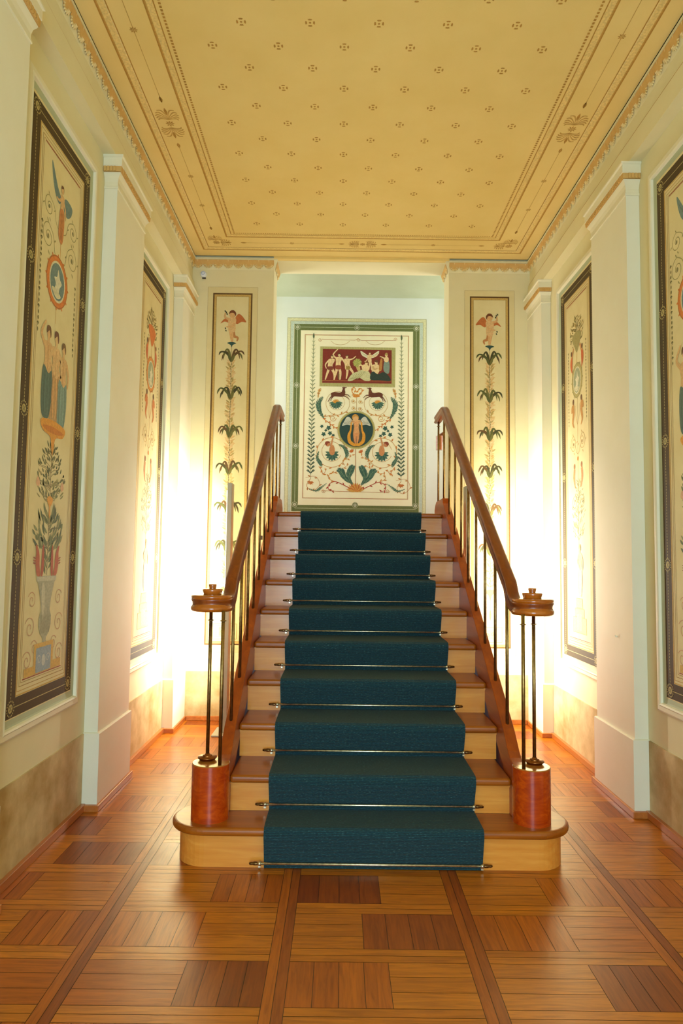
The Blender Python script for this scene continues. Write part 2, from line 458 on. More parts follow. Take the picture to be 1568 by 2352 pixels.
# landing walls
b = MB(); b.box(-2.1, 2.4, YB, YB+0.2, 1.2, 4.1); struct('wall_landing_back', b, M['back'])
b = MB(); b.box(-2.1, -1.9, YF+0.26, YB, 1.2, 4.1); struct('wall_landing_left', b, M['back'])
b = MB(); b.box(2.2, 2.4, YF+0.26, YB, 1.2, 4.1); struct('wall_landing_right', b, M['back'])
b = MB(); b.box(-1.9, 2.2, YF+0.26, YB, 3.96, 4.1); struct('ceiling_landing', b, M['cove'])

# ceiling
b = MB(); CH = 1.425
b.box(hx(-1, CH), hx(1, CH), Y0, 5.66, CZ, 4.05)
b.box(OL, OR_, 5.66, YF, 3.90, 4.05)
b.cur = 1
b.box(hx(-1, HW+0.03), hx(-1, CH), Y0, YF, 3.955, 4.05); b.box(hx(1, CH), hx(1, HW+0.03), Y0, YF, 3.955, 4.05)
b.box(hx(-1, CH), OL, 5.66, YF, 3.955, 4.05); b.box(OR_, hx(1, CH), 5.66, YF, 3.955, 4.05)
ceil = struct('ceiling', b, [M['ceiling'], M['gap']])
A = Art(lambda u, v, h: (u, v, CZ-0.0004-h))
TAN = (204, 160, 80); TAN2 = (188, 138, 54); PALE = (240, 216, 150)
def band(h0, h1, ye0, ye1, c, L):                 # three sided border band
    for s in (-1, 1): A.rect(*sorted((hx(s, h0), hx(s, h1))), Y0, ye1, c, L)
    A.rect(hx(-1, h0), hx(1, h0), ye0, ye1, c, L)
for h0, h1, c in ((1.278, 1.284, TAN2), (1.284, 1.290, PALE), (1.326, 1.334, TAN2), (1.320, 1.326, (206, 160, 76)), (1.054, 1.060, TAN2), (1.098, 1.106, TAN2), (1.092, 1.098, (206, 160, 76))):
    y = 4.22 + h0; 
    for s in (-1, 1): A.rect(*sorted((hx(s, h0), hx(s, h1))), Y0, 4.215+h1, c, 1)
    A.rect(hx(-1, h0), hx(1, h0), 4.215+h0, 4.215+h1, c, 1)
for h0, h1 in ((1.290, 1.320), (1.060, 1.092)):
    for s in (-1, 1): A.rect(*sorted((hx(s, h0), hx(s, h1))), Y0, 4.215+h1, (238, 208, 132), 1)
    A.rect(hx(-1, h0), hx(1, h0), 4.215+h0, 4.215+h1, (238, 208, 132), 1)
nd_ = int(2.06/0.0175)
for i in range(nd_+1): x = hx(-1, 1.03)+i*0.0175; A.rect(x, x+0.011, 5.248, 5.256, TAN2, 1)
for s in (-1, 1):
    y = Y0
    while y < 5.25: A.rect(hx(s, 1.03)-0.006, hx(s, 1.03)+0.006, y, y+0.013, TAN2, 1); y += 0.021
def rosette(x, y, r, c, n=8, L=1):
    for i in range(n):
        a = 2*pi*i/n; A.leaf(x+0.25*r*cos(a), y+0.25*r*sin(a), a, r*0.8, r*0.34, c, L)
    A.ell(x, y, r*0.2, r*0.2, c, L, 8)
def star(x, y, r=0.024):
    for i in range(4):
        a = pi/2*i
        pts = []
        for j in range(5): t = a-0.5+j*0.25; pts.append((x+r*cos(t), y+r*sin(t)))
        for j in range(5): t = a+0.4-j*0.2; pts.append((x+r*0.62*cos(t), y+r*0.62*sin(t)))
        A.poly(pts, TAN2, 1)
    A.ell(x, y, r*0.25, r*0.25, TAN2, 1, 8)
n = -30
while True:
    y = 3.109 + 0.1525*n
    if y > 5.15: break
    off = 0.0 if n % 2 == 0 else 0.1665
    if y > Y0+0.05:
        for k in range(-4, 5):
            x = 0.156 + off + 0.333*k
            if abs(x-XC) < 0.98: star(x, y)
    n += 1
def palm(x, y, a, s=0.10):
    """anthemion fan pointing along angle a"""
    A.leaf(x+0.45*s*cos(a), y+0.45*s*sin(a), a, s*0.62, s*0.17, TAN2, 1)
    for sd in (-1, 1):
        for j in range(5):
            a0 = a + sd*(0.28+0.27*j); l = s*(0.98-0.10*j)
            p = [(x, y), (x+0.5*l*cos(a0-sd*0.12), y+0.5*l*sin(a0-sd*0.12)), (x+0.9*l*cos(a0+sd*0.02), y+0.9*l*sin(a0+sd*0.02)), (x+l*cos(a0+sd*0.26), y+l*sin(a0+sd*0.26))]
            A.line(cr(p, 4), [s*0.02, s*0.05, s*0.10, s*0.06], TAN, 1)
for s in (-1, 1):
    x = hx(s, 1.2)
    for yy in (3.89, 1.9, 0.0):
        palm(x, yy+0.035, pi/2); palm(x, yy-0.035, -pi/2); rosette(x, yy, 0.026, TAN2)
    for (ya, yb) in ((4.08, 5.20), (2.09, 3.70), (0.2, 1.7)):
        A.line([(x, ya), (x, yb)], 0.0035, TAN, 1); rosette(x, ya+(yb-ya)*0.33, 0.02, TAN2); rosette(x, ya+(yb-ya)*0.67, 0.02, TAN2)
        A.leaf(x, ya, pi/2, 0.05, 0.02, TAN2); A.leaf(x, yb, -pi/2, 0.05, 0.02, TAN2)
    rosette(x, 5.415, 0.03, TAN2); palm(x, 5.38, -pi/2, 0.085); palm(x-s*0.035, 5.415, pi if s > 0 else 0, 0.085)
palm(XC-0.03, 5.415, pi, 0.085); palm(XC+0.03, 5.415, 0, 0.085); rosette(XC, 5.415, 0.024, TAN2)
for s in (-1, 1):
    A.line([(XC+s*0.17, 5.415), (XC+s*0.98, 5.415)], 0.0035, TAN, 1); rosette(XC+s*0.58, 5.415, 0.02, TAN2)
    A.leaf(XC+s*0.15, 5.415, 0 if s > 0 else pi, 0.05, 0.02, TAN2); A.leaf(XC+s*1.0, 5.415, pi if s > 0 else 0, 0.05, 0.02, TAN2)
A.build('painted_ornament', ceil)

# palmette cornice
def palmettes(b, p0, p1, inward, z0=3.812, z1=3.893, reach=0.028, pitch=0.085, e0=0, e1=0):
    p0 = Vector(p0); p1 = Vector(p1); d = (p1-p0); L = d.length; d.normalize(); inward = Vector(inward)
    nrm = (inward*(z1-z0) - Vector((0, 0, 1))*reach).normalized()
    def P(u, t, h=0): return p0 + d*u + Vector((0, 0, z0+(z1-z0)*t)) + inward*(reach*t) + nrm*h
    b.cur = 0
    for a, t in ((0, 0),):
        b.face([b.vert(P(0, -0.05)), b.vert(P(L, -0.05)), b.vert(P(L+e1*reach, 1)), b.vert(P(-e0*reach, 1))])
    # crowning fillet
    q0 = P(-e0*reach*1.1, 1); q1 = P(L+e1*reach*1.1, 1)
    up = Vector((0, 0, 0.014))
    f = [q0+inward*0.004, q1+inward*0.004, q1+inward*0.004+up, q0+inward*0.004+up, q0-inward*0.04+up, q1-inward*0.04+up]
    i = [b.vert(x) for x in f]; b.face((i[0], i[1], i[2], i[3])); b.face((i[3], i[2], i[5], i[4]))
    b.face([b.vert(q0), b.vert(q1), b.vert(q1+inward*0.004), b.vert(q0+inward*0.004)])
    n = max(1, round(L/pitch)); pt = L/n
    b.cur = 1
    for k in range(n):
        u = (k+0.5)*pt
        b.cur = 1
        pts = []
        for j in range(9):
            a = pi + pi*j/8; pts.append(P(u+pt*0.5*cos(a), 0.62+0.42*sin(a), 0.003))
        pts += [P(u+pt*0.5, 0.97, 0.003), P(u-pt*0.5, 0.97, 0.003)]
        b.face([b.vert(x) for x in pts])
        b.cur = 2
        for j in range(7):
            a = pi*1.5 + (j-3)*0.40
            cx, cz = u + pt*0.33*cos(a), 0.60+0.36*sin(a)
            ca, sa = cos(a), sin(a)
            def Q(r, w_, h): return P(cx+pt*(r*ca - w_*sa), cz+(r*sa + w_*ca)*0.95, h)
            tip = [Q(-0.16, 0, 0.003), Q(0, 0.075, 0.004), Q(0.17, 0, 0.003), Q(0, -0.075, 0.004)]
            top = b.vert(Q(0.05, 0, 0.011)); ii = [b.vert(x) for x in tip]
            for e in range(4): b.face((ii[e], ii[(e+1) % 4], top))
        b.face([b.vert(P(u-0.004, 0.95, 0.004)), b.vert(P(u+0.004, 0.95, 0.004)), b.vert(P(u, 0.72, 0.007))])
for i, s in enumerate((-1, 1)):
    b = MB(); palmettes(b, (hx(s, HW+0.022), Y0, 0), (hx(s, HW+0.022), YF, 0), (-s, 0, 0), reach=0.026)
    struct('trim_%d' % (1+i), b, [M['wall'], M['orn'], M['petal']], fix=False)
for i, (a, c) in enumerate(((hx(-1, HW+0.02), OL), (OR_, hx(1, HW+0.02)))):
    b = MB(); palmettes(b, (a, YF, 0), (c, YF, 0), (0, -1, 0), e0=i, e1=1-i)
    x = OL if i == 0 else OR_; inn = 1 if i == 0 else -1
    palmettes(b, (x, YF, 0), (x, YF+0.26, 0), (inn, 0, 0), e0=1)
    struct('trim_%d' % (3+i), b, [M['wall'], M['orn'], M['petal']], fix=False)

# baseboards
for s, nm in ((-1, 'baseboard_left'), (1, 'baseboard_right')):
    b = MB(); yp = Y0
    for (a, c) in PIL:
        if a > yp: b.box(hx(s, HR-0.03), hx(s, HR+0.01), yp, a-0.016, 0, 0.038)
        b.box(hx(s, HW-0.028), hx(s, HR+0.01), a-0.034, min(c+0.034, YF-0.001), 0, 0.034); yp = c+0.034
    struct(nm, b, M['base_wood'], bevel=0.003)
b = MB(); b.box(hx(-1, HW-0.03), OL-0.02, YF-0.022, YF, 0, 0.038); b.box(OR_+0.02, hx(1, HW-0.03), YF-0.022, YF, 0, 0.038)
struct('baseboard_far', b, M['base_wood'], bevel=0.003)

# pilasters
def pilaster(s, y0, y1, label):
    root = empty('pilaster', (hx(s, HW), (y0+y1)/2, 0), label, 'pilaster', None)
    attached = y1 > 5.6
    def R(off):
        xi = hx(s, HW-off); xo = hx(s, HR-0.001); ya = y0-off; yb = y1-.001 if attached else y1+off
        return xi, xo, ya, yb
    def stack(prof, name, mats):
        b = MB(); L = []
        for k, (off, z) in enumerate(prof):
            xi, xo, ya, yb = R(off); L.append([(xi, ya, z), (xi, yb, z), (xo, yb, z), (xo, ya, z)])
        ids = b.loops(L, True, True, True)
        return b.build(name, mats, root)
    stack([(0.0, 0.40), (0.0, 3.40)], 'shaft', M['pilaster'])
    stack([(0.014, 0.034), (0.014, 0.397), (0.008, 0.402)], 'plinth', M['pilaster'])
    cap = stack([(0.004, 3.40), (0.006, 3.404), (0.006, 3.412), (0.001, 3.416), (0.001, 3.44), (0.006, 3.462), (0.016, 3.478), (0.02, 3.487), (0.012, 3.489),
           (0.016, 3.50), (0.026, 3.518), (0.030, 3.522), (0.030, 3.565), (0.038, 3.570), (0.038, 3.58)], 'capital', M['trim'])
    # leaf moulding band of the capital
    b = MB(); n1 = max(4, int((y1-y0)/0.02)); LL = []
    for off, z in ((.010, 3.4895), (.0245, 3.490), (.0275, 3.5175), (.020, 3.5178)):
        xi, xo, ya, yb = R(off); LL.append([(xi, ya, z), (xi, yb, z), (xo, yb, z), (xo, ya, z)])
    b.loops(LL)
    for k in range(n1):
        y = y0 + (k+0.5)*(y1-y0)/n1; hw = (y1-y0)/n1*0.30; xi = hx(s, HW-0.022)
        b.box(xi, xi - s*0.009, y-hw, y+hw, 3.492, 3.516)
    for k in range(4):
        x = hx(s, HW+0.01+k*0.018); b.box(x-0.006, x+0.006, y0-0.031, y0-0.020, 3.490, 3.517)
    b.build('leaf_band', M['orn'], cap)
    return root
PLAB = {(-1, 1): 'cream pilaster at the far left edge of the photo, nearest on the left',
        (1, 1): 'cream pilaster on the right wall nearest the viewer, in front of the right foreground panel',
        (-1, 2): 'cream pilaster on the left wall between the two tall painted panels',
        (1, 2): 'cream pilaster on the right wall between the two tall painted panels',
        (-1, 3): 'cream pilaster in the far left corner beside the small white detector',
        (1, 3): 'cream pilaster in the far right corner beside the right cherub panel'}
for s in (-1, 1):
    for k in (1, 2, 3): pilaster(s, *PIL[k], PLAB[(s, k)])

# ------------------------------------------------------------ framed side panels
def side_map(s, yc):
    """u to the right as seen from the middle of the room, v = height"""
    return lambda u, v, h: (hx(s, HR-0.006-h), yc + (u if s < 0 else -u), v)
def rosette_on(A, x, y, r, dark, lite, L=3, n=14):
    A.ell(x, y, r, r, dark, L, n)
    for i in range(16):
        a = 2*pi*i/16; A.ell(x+r*0.86*cos(a), y+r*0.86*sin(a), r*0.12, r*0.12, lite, L+1, 5)
    A.ell(x, y, r*0.52, r*0.52, lite, L+1, n)
    for i in range(4):
        a = pi/2*i+pi/4; A.leaf(x, y, a, r*0.46, r*0.2, tuple(q*0.72 for q in lite), L+2)
def leaf_spray(A, x, y, h, wmax, n, l, w_, cols, L=2, droop=0.3, seed=1, stem=(96, 80, 40)):
    r = random.Random(seed)
    A.line([(x, y), (x, y+h)], 0.004, stem, L)
    for i in range(n):
        t = r.random(); sd = r.choice((-1, 1)); rad = wmax*(0.25+0.75*sin(pi*min(1, t*0.85+0.15)))*r.random()
        px = x+sd*rad; py = y+h*t*0.95
        a = pi/2 - sd*(0.5+r.random()*0.9)
        A.leaf(px, py, a, l*(0.7+0.6*r.random()), w_, r.choice(cols), L, sd*droop)
        if i % 4 == 0: A.line([(x, py-h*0.08), ((x+px)/2, py-h*0.01), (px, py)], 0.0022, stem, L)
def husk_string(A, x, z1, z0, c, L=2, step=0.026, w_=0.012):
    z = z1; k = 0
    while z > z0:
        A.leaf(x, z, -pi/2, step*0.8, w_*(0.6+0.5*(k % 3)/2), c, L)
        if k % 3 == 0: A.leaf(x, z, -pi/2-0.7, step*0.6, w_*.5, c, L); A.leaf(x, z, -pi/2+0.7, step*.6, w_*.5, c, L)
        z -= step; k += 1
def winged(A, x, z, s, skin=SKIN, cloth=(204, 120, 60), wing=BLUE, robe=True):
    """small flying figure of height s with feet at z"""
    A.blob([(x-0.05*s, z+.72*s), (x-.2*s, z+.86*s), (x-.42*s, z+1.16*s), (x-.40*s, z+.96*s), (x-.28*s, z+.70*s), (x-.12*s, z+.6*s)], wing, 2)
    A.blob([(x+0.05*s, z+.72*s), (x+.16*s, z+.82*s), (x+.40*s, z+.78*s), (x+.36*s, z+.62*s), (x+.2*s, z+.52*s), (x+.06*s, z+.6*s)], wing, 2)
    for k in range(4):
        A.line([(x-.1*s-.05*s*k, z+.68*s+.05*s*k), (x-.2*s-.06*s*k, z+.72*s+.1*s*k)], .008*s, tuple(q*.78 for q in wing), 3)
        A.line([(x+.1*s+.05*s*k, z+.66*s), (x+.16*s+.06*s*k, z+.56*s+.02*s*k)], .008*s, tuple(q*.78 for q in wing), 3)
    A.limb([(x-.02*s, z+.74*s), (x-.12*s, z+.66*s), (x-.22*s, z+.66*s)], [.06*s, .045*s, .03*s], skin, 4)
    A.limb([(x+.04*s, z+.74*s), (x+.12*s, z+.6*s), (x+.15*s, z+.46*s)], [.06*s, .045*s, .03*s], skin, 3)
    A.blob([(x-.07*s, z+.78*s), (x+.07*s, z+.78*s), (x+.055*s, z+.6*s), (x+.07*s, z+.5*s), (x-.07*s, z+.5*s), (x-.055*s, z+.6*s)], skin, 4)
    if robe:
        A.blob([(x-.07*s, z+.54*s), (x+.07*s, z+.55*s), (x+.10*s, z+.3*s), (x+.06*s, z+.03*s), (x-.02*s, z-.02*s), (x-.11*s, z+.1*s), (x-.10*s, z+.34*s)], cloth, 5)
        for k in (-1, 0, 1): A.line(cr([(x+.03*s*k, z+.5*s), (x+.045*s*k, z+.3*s), (x+.02*s*k-.02*s, z+.04*s)], 4), .012*s, tuple(q*.78 for q in cloth), 6)
    A.ell(x-.01*s, z+.88*s, .05*s, .062*s, skin, 5); A.blob([(x-.06*s, z+.89*s), (x-.04*s, z+.95*s), (x+.03*s, z+.95*s), (x+.05*s, z+.86*s), (x+.02*s, z+.92*s)], BROWN, 6)
def scroll_pair(A, x, z, dx, r, c, L=2, t=1.6, w_=0.004):
    for sd in (-1, 1):
        A.spiral(x+sd*dx, z, r, r*0.15, pi/2 if sd > 0 else pi/2, -sd*t, w_, c, L)
        A.line(cr([(x, z-r*1.3), (x+sd*dx*0.4, z-r*0.9), (x+sd*dx*0.6, z+r*0.4), (x+sd*dx, z+r)], 5), w_, c, L)
        for k in range(4): A.leaf(x+sd*dx+r*cos(k*1.6), z+r*sin(k*1.6), k*1.6+0.6, r*0.4, r*0.14, c, L)
        A.ell(x+sd*dx, z, r*0.16, r*0.2, tuple(q*0.8 for q in c), L+1, 8)
def medallion(A, x, z, rx, rz, ringc, inner=BLUE):
    A.ell(x, z, rx, rz, ringc, 3, 36); A.ring(x, z, rx*0.97, rz*0.97, 0.006, tuple(q*.8 for q in ringc), 4)
    A.ell(x, z, rx*0.74, rz*0.78, (226, 220, 186), 4, 32); A.ell(x, z, rx*0.66, rz*0.70, inner, 5, 32)
    A.blob([(x-.3*rx, z-.45*rz), (x-.15*rx, z-.1*rz), (x-.3*rx, z+.1*rz), (x-.05*rx, z+.2*rz), (x+.05*rx, z+.5*rz), (x+.2*rx, z+.2*rz), (x+.4*rx, z+.05*rz), (x+.2*rx, z-.2*rz), (x+.1*rx, z-.5*rz)], (224, 222, 196), 6)
    A.blob([(x-.5*rx, z-.35*rz), (x-.2*rx, z-.3*rz), (x+.35*rx, z-.45*rz), (x+.1*rx, z-.62*rz), (x-.2*rx, z-.6*rz)], (220, 216, 180), 6)
    for k in range(12):
        a = 2*pi*k/12; A.leaf(x+rx*.95*cos(a), z+rz*.95*sin(a), a, 0.018, 0.012, ringc, 3)
def draped(A, x, z, s, skin, cloth, hair=BROWN, arm=0, hip=0.5):
    """standing draped figure, feet at z, height s"""
    A.limb([(x-.05*s, z+.48*s), (x-.055*s, z+.25*s), (x-.045*s, z+.02*s)], [.10*s, .07*s, .035*s], skin, 4)
    A.limb([(x+.05*s, z+.48*s), (x+.05*s, z+.25*s), (x+.055*s, z+.02*s)], [.10*s, .07*s, .035*s], skin, 4)
    A.blob([(x-.10*s, z+.80*s), (x, z+.83*s), (x+.10*s, z+.80*s), (x+.075*s, z+.64*s), (x+.095*s, z+.48*s), (x-.095*s, z+.48*s), (x-.075*s, z+.64*s)], skin, 5)
    A.line([(x, z+.79*s), (x-.005*s, z+.52*s)], .010*s, SKIN2, 6)
    if cloth:
        A.blob([(x-.10*s, z+.56*s), (x+.02*s, z+.50*s), (x+.10*s, z+.54*s), (x+.12*s, z+.3*s), (x+.08*s, z+.08*s), (x+.01*s, z+.02*s), (x-.10*s, z+.06*s), (x-.13*s, z+.3*s)], cloth, 6)
        for k in (-2, -1, 1, 2): A.line(cr([(x+.03*s*k, z+.5*s), (x+.04*s*k, z+.3*s), (x+.03*s*k, z+.08*s)], 4), .011*s, tuple(min(250, q*(1.25 if k % 2 else .78)) for q in cloth), 7)
    A.line([(x, z+.80*s), (x, z+.88*s)], .045*s, skin, 5)
    A.ell(x, z+.92*s, .045*s, .058*s, skin, 6); A.blob([(x-.05*s, z+.91*s), (x-.045*s, z+.985*s), (x+.03*s, z+.995*s), (x+.055*s, z+.93*s), (x+.04*s, z+.88*s), (x+.01*s, z+.95*s)], hair, 7)
    if arm == 1: A.limb([(x-.09*s, z+.78*s), (x-.17*s, z+.88*s), (x-.08*s, z+1.02*s)], [.055*s, .045*s, .03*s], skin, 6)
    else: A.limb([(x-.09*s, z+.78*s), (x-.14*s, z+.66*s), (x-.04*s, z+.58*s)], [.055*s, .045*s, .03*s], skin, 7)
    A.limb([(x+.09*s, z+.78*s), (x+.14*s, z+.66*s), (x+.13*s, z+.52*s)], [.055*s, .045*s, .03*s], skin, 7)
def border(A, hu, z0, z1, bw, col, lite, ros):
    A.rect(-hu, hu, z0, z0+bw, col, 1); A.rect(-hu, hu, z1-bw, z1, col, 1)
    A.rect(-hu, -hu+bw, z0+bw, z1-bw, col, 1); A.rect(hu-bw, hu, z0+bw, z1-bw, col, 1)
    e = bw*0.5
    for sd in (-1, 1):
        x = sd*(hu-e); z = z0+bw
        while z < z1-bw: A.rect(x-0.0022, x+0.0022, z, z+0.010, lite, 2); z += 0.015
    A.rect(-hu+e, hu-e, z0+e-0.0018, z0+e+0.0018, lite, 2); A.rect(-hu+e, hu-e, z1-e-0.0018, z1-e+0.0018, lite, 2)
    for sd in (-1, 1):
        for z in ros: rosette_on(A, sd*(hu-e), z, bw*0.46, col, lite)

def side_panel(s, yc, label, art):
    root = empty('wall_panel', (hx(s, HR), yc, 2.0), label, 'painted panel')
    mp = side_map(s, yc)
    def frame(prof, name, mt):
        b = MB(); L = []
        for ins, h in prof:
            u = 0.41-ins; L.append([mp(-u, 0.585+ins, h), mp(u, 0.585+ins, h), mp(u, 3.43-ins, h), mp(-u, 3.43-ins, h)])
        b.loops(L); return b.build(name, mt, root)
    frame([(0, -0.004), (0.001, 0.010), (0.010, 0.016), (0.030, 0.016), (0.036, 0.020), (0.044, 0.016), (0.048, 0.004)], 'frame', M['trim'])
    frame([(0.048, 0.004), (0.056, 0.002), (0.078, 0.0004)], 'cove', M['cove'])
    b = MB(); L = [mp(-0.335, 0.66, 0), mp(0.335, 0.66, 0), mp(0.335, 3.355, 0), mp(-0.335, 3.355, 0)]
    b.face([b.vert(p) for p in L]); ground = b.build('canvas', M['cream'], root)
    A = Art(mp)
    border(A, 0.333, 0.668, 3.338, 0.078, (78, 60, 28), (196, 180, 116), [0.707, 1.33, 1.96, 2.63, 3.299])
    for k, (d, c) in enumerate(((0.246, (196, 150, 70)), (0.228, (170, 128, 60)), (0.214, (186, 150, 90)))):
        A.frame(-d, d, 0.668+0.333-d+0.01, 3.338-0.333+d-0.01, 0.003, c, 2)
    A.frame(-0.255, 0.255, 0.748, 3.258, 0.006, (212, 172, 84), 2)
    A.rect(-0.2, 0.2, 3.200, 3.204, RED, 3); A.rect(-0.2, 0.2, 0.806, 0.810, RED, 3)
    A.fade = 0.22; art(A)
    A.build('painted_decoration', ground)

def art_near(A):
    winged(A, 0.0, 2.82, 0.29)
    for z, r in ((2.93, 0.05), (2.79, 0.062)): scroll_pair(A, 0.0, z, 0.135, r, (150, 140, 84), t=1.5)
    A.line([(0, 2.82), (0, 2.74)], 0.004, GOLD, 2)
    medallion(A, -0.02, 2.62, 0.118, 0.124, (222, 112, 34))
    A.line([(-0.02, 2.50), (-0.02, 2.42)], 0.003, GOLD, 2)
    for sd in (-1, 1): husk_string(A, sd*0.195-0.005, 2.84 if sd < 0 else 2.68, 2.33, (96, 88, 40))
    draped(A, -0.085, 1.95, 0.44, SKIN, (60, 92, 92), arm=1)
    draped(A, 0.085, 1.93, 0.43, SKIN, (110, 146, 142), hair=(110, 70, 34))
    draped(A, 0.0, 1.94, 0.45, (232, 190, 130), (196, 148, 92), hair=(100, 50, 30))
    A.blob([(-.13, 1.95), (0, 1.965), (.13, 1.945), (.11, 1.90), (.03, 1.885), (.012, 1.83), (0, 1.80), (-.012, 1.83), (-.03, 1.885), (-.11, 1.905)], (232, 148, 40), 8)
    A.blob([(-.115, 1.925), (0, 1.935), (.115, 1.92), (.05, 1.905), (-.05, 1.905)], (210, 112, 24), 9)
    leaf_spray(A, 0, 1.60, 0.25, 0.15, 110, 0.026, 0.011, [(78, 84, 40), (100, 100, 54), (60, 68, 34)], seed=4)
    leaf_spray(A, 0, 1.575, 0.12, 0.13, 34, 0.034, 0.009, [(150, 140, 80), (120, 124, 70)], seed=8)
    for sd in (-1, 1): A.blob([(sd*.11, 1.665), (sd*.135, 1.69), (sd*.15, 1.66), (sd*.125, 1.645)], PINK, 3)
    A.blob([(-.032, 1.60), (0, 1.612), (.032, 1.60), (.02, 1.575), (.006, 1.56), (.008, 1.53), (0, 1.51), (-.008, 1.53), (-.006, 1.56), (-.02, 1.575)], (232, 150, 44), 5)
    leaf_spray(A, 0, 1.36, 0.18, 0.145, 90, 0.050, 0.015, [(76, 92, 50), (98, 112, 66), (62, 78, 46), (128, 132, 80)], seed=5, droop=0.5); leaf_spray(A, 0, 1.25, 0.16, 0.035, 22, 0.045, 0.014, [(76, 92, 50), (98, 112, 66)], seed=6)
    for sd in (-1, 1):      # pairs of red squirrels
        A.blob([(sd*.045, 1.25), (sd*.035, 1.30), (sd*.04, 1.37), (sd*.052, 1.385), (sd*.060, 1.34), (sd*.062, 1.25)], RED, 5)
        A.blob([(sd*.068, 1.25), (sd*.080, 1.29), (sd*.085, 1.34), (sd*.105, 1.375), (sd*.125, 1.385), (sd*.118, 1.35), (sd*.122, 1.31), (sd*.110, 1.26), (sd*.095, 1.245)], (184, 70, 34), 5)
        for k in range(3): A.leaf(sd*.118, 1.30+.012*k, (0.2 if sd > 0 else pi-0.2), 0.03, 0.008, (160, 70, 40), 5)
    prof = [(.10, 1.245), (.105, 1.228), (.085, 1.215), (.075, 1.19), (.055, 1.14), (.045, 1.09), (.062, 1.06), (.064, 1.02), (.045, .985), (.018, .965), (.014, .955), (.03, .935)]
    A.poly([(x, z) for x, z in prof] + [(-x, z) for x, z in prof[::-1]], (164, 164, 138), 5)
    A.rect(-.104, .104, 1.222, 1.243, (196, 194, 168), 6); A.blob([(-.05, 1.2), (-.02, 1.2), (-.012, 1.1), (-.03, 1.05)], (196, 194, 168), 6)
    for k in range(-4, 5): A.line([(k*.013, 1.07), (k*.011, .985)], .003, (130, 130, 106), 6)
    for sd in (-1, 1):
        for z, r, x in ((1.14, .04, .14), (1.02, .05, .15), (.93, .036, .1), (.88, .045, .165)):
            A.spiral(sd*x, z, r, r*.15, 0.5 if sd > 0 else pi-.5, sd*1.5, .0045, (206, 150, 110), 3)
    A.rect(-.19, .19, .812, .85, (216, 166, 64), 4); A.rect(-.10, .10, .812, .945, (216, 166, 64), 5)
    A.rect(-.078, .078, .816, .925, (138, 162, 186), 6); A.ell(0, .865, .02, .026, (196, 204, 206), 7)
    for sd in (-1, 1): A.spiral(sd*.045, .87, .022, .004, 0 if sd > 0 else pi, sd*1.3, .005, (190, 200, 206), 7)

def art_far(A, warm):
    c1 = (206, 110, 52) if warm else (196, 130, 60)
    leaf_spray(A, 0, 2.86, 0.22, 0.13, 130, 0.026, 0.009, [(120, 108, 40), (96, 90, 34), (160, 128, 50)], seed=11)
    A.blob([(-.09, 2.94), (0, 2.965), (.09, 2.93), (.05, 2.86), (.0, 2.815), (-.04, 2.86)], (216, 104, 36) if warm else (150, 142, 84), 4)
    A.line([(0, 2.82), (0, 2.74)], .004, GOLD, 3)
    for sd in (-1, 1):
        A.limb([(sd*.06, 2.86), (sd*.10, 2.80), (sd*.115, 2.74), (sd*.09, 2.69)], [.018, .034, .03, .012], SKIN2, 4)
        A.blob([(sd*.09, 2.80), (sd*.125, 2.79), (sd*.13, 2.74), (sd*.10, 2.69), (sd*.09, 2.74)], (206, 84, 36), 5)
        A.ell(sd*.105, 2.83, .014, .018, BROWN, 6)
        husk_string(A, sd*.175, 2.86, 2.33, (110, 96, 48), step=0.024)
    medallion(A, 0, 2.615, .105, .125, (222, 130, 50) if warm else (176, 164, 96), (150, 162, 130))
    for sd in (-1, 1):
        A.limb([(sd*.085, 2.47), (sd*.075, 2.40), (sd*.095, 2.33), (sd*.07, 2.29)], [.02, .04, .028, .01], c1, 3)
        A.ell(sd*.08, 2.475, .016, .02, BROWN, 4); A.blob([(sd*.06, 2.44), (sd*.11, 2.45), (sd*.12, 2.40), (sd*.08, 2.41)], c1, 4)
        A.line(cr([(0, 2.30), (sd*.03, 2.36), (sd*.04, 2.44)], 4), .003, c1, 3)
        A.limb([(sd*.07, 1.99), (sd*.08, 1.93), (sd*.06, 1.86)], [.03, .036, .012], (200, 124, 70), 3); A.ell(sd*.07, 2.01, .016, .02, (150, 84, 44), 4)
    scroll_pair(A, 0, 2.17, .085, .06, (196, 150, 84), t=2.0)
    A.line([(0, 2.48), (0, 1.2)], .0035, (190, 150, 90), 2); A.ell(0, 2.06, .014, .016, ORANGE, 4)
    leaf_spray(A, 0, 1.50, .42, .12, 90, .034, .008, [(150, 140, 84), (130, 126, 74)], seed=13)
    for sd in (-1, 1): A.spiral(sd*.07, 1.75, .05, .008, pi/2, -sd*1.4, .0035, (150, 136, 80), 3)
    draped(A, .02, 1.10, .36, (214, 186, 132), (176, 180, 158), hair=(170, 130, 80))
    for w_, z0, z1 in ((.13, .85, .96), (.09, .96, 1.02), (.06, 1.02, 1.09)): A.rect(-w_, w_, z0, z1, (206, 190, 126), 3); A.frame(-w_, w_, z0, z1, .005, (176, 158, 90), 4)
    A.rect(-.05, .05, .87, .98, (190, 184, 140), 5)

side_panel(-1, 3.135, 'tall painted panel in the left foreground with blue-draped figures and grey urn', art_near)
side_panel(1, 3.135, 'tall painted panel cut off by the right edge of the photo', art_near)
side_panel(-1, 4.70, 'tall painted panel with orange medallion on the left wall, between pilasters, lit from below', lambda A: art_far(A, True))
side_panel(1, 4.70, 'tall painted panel with grey-green medallion on the right wall beyond the near pilaster', lambda A: art_far(A, False))

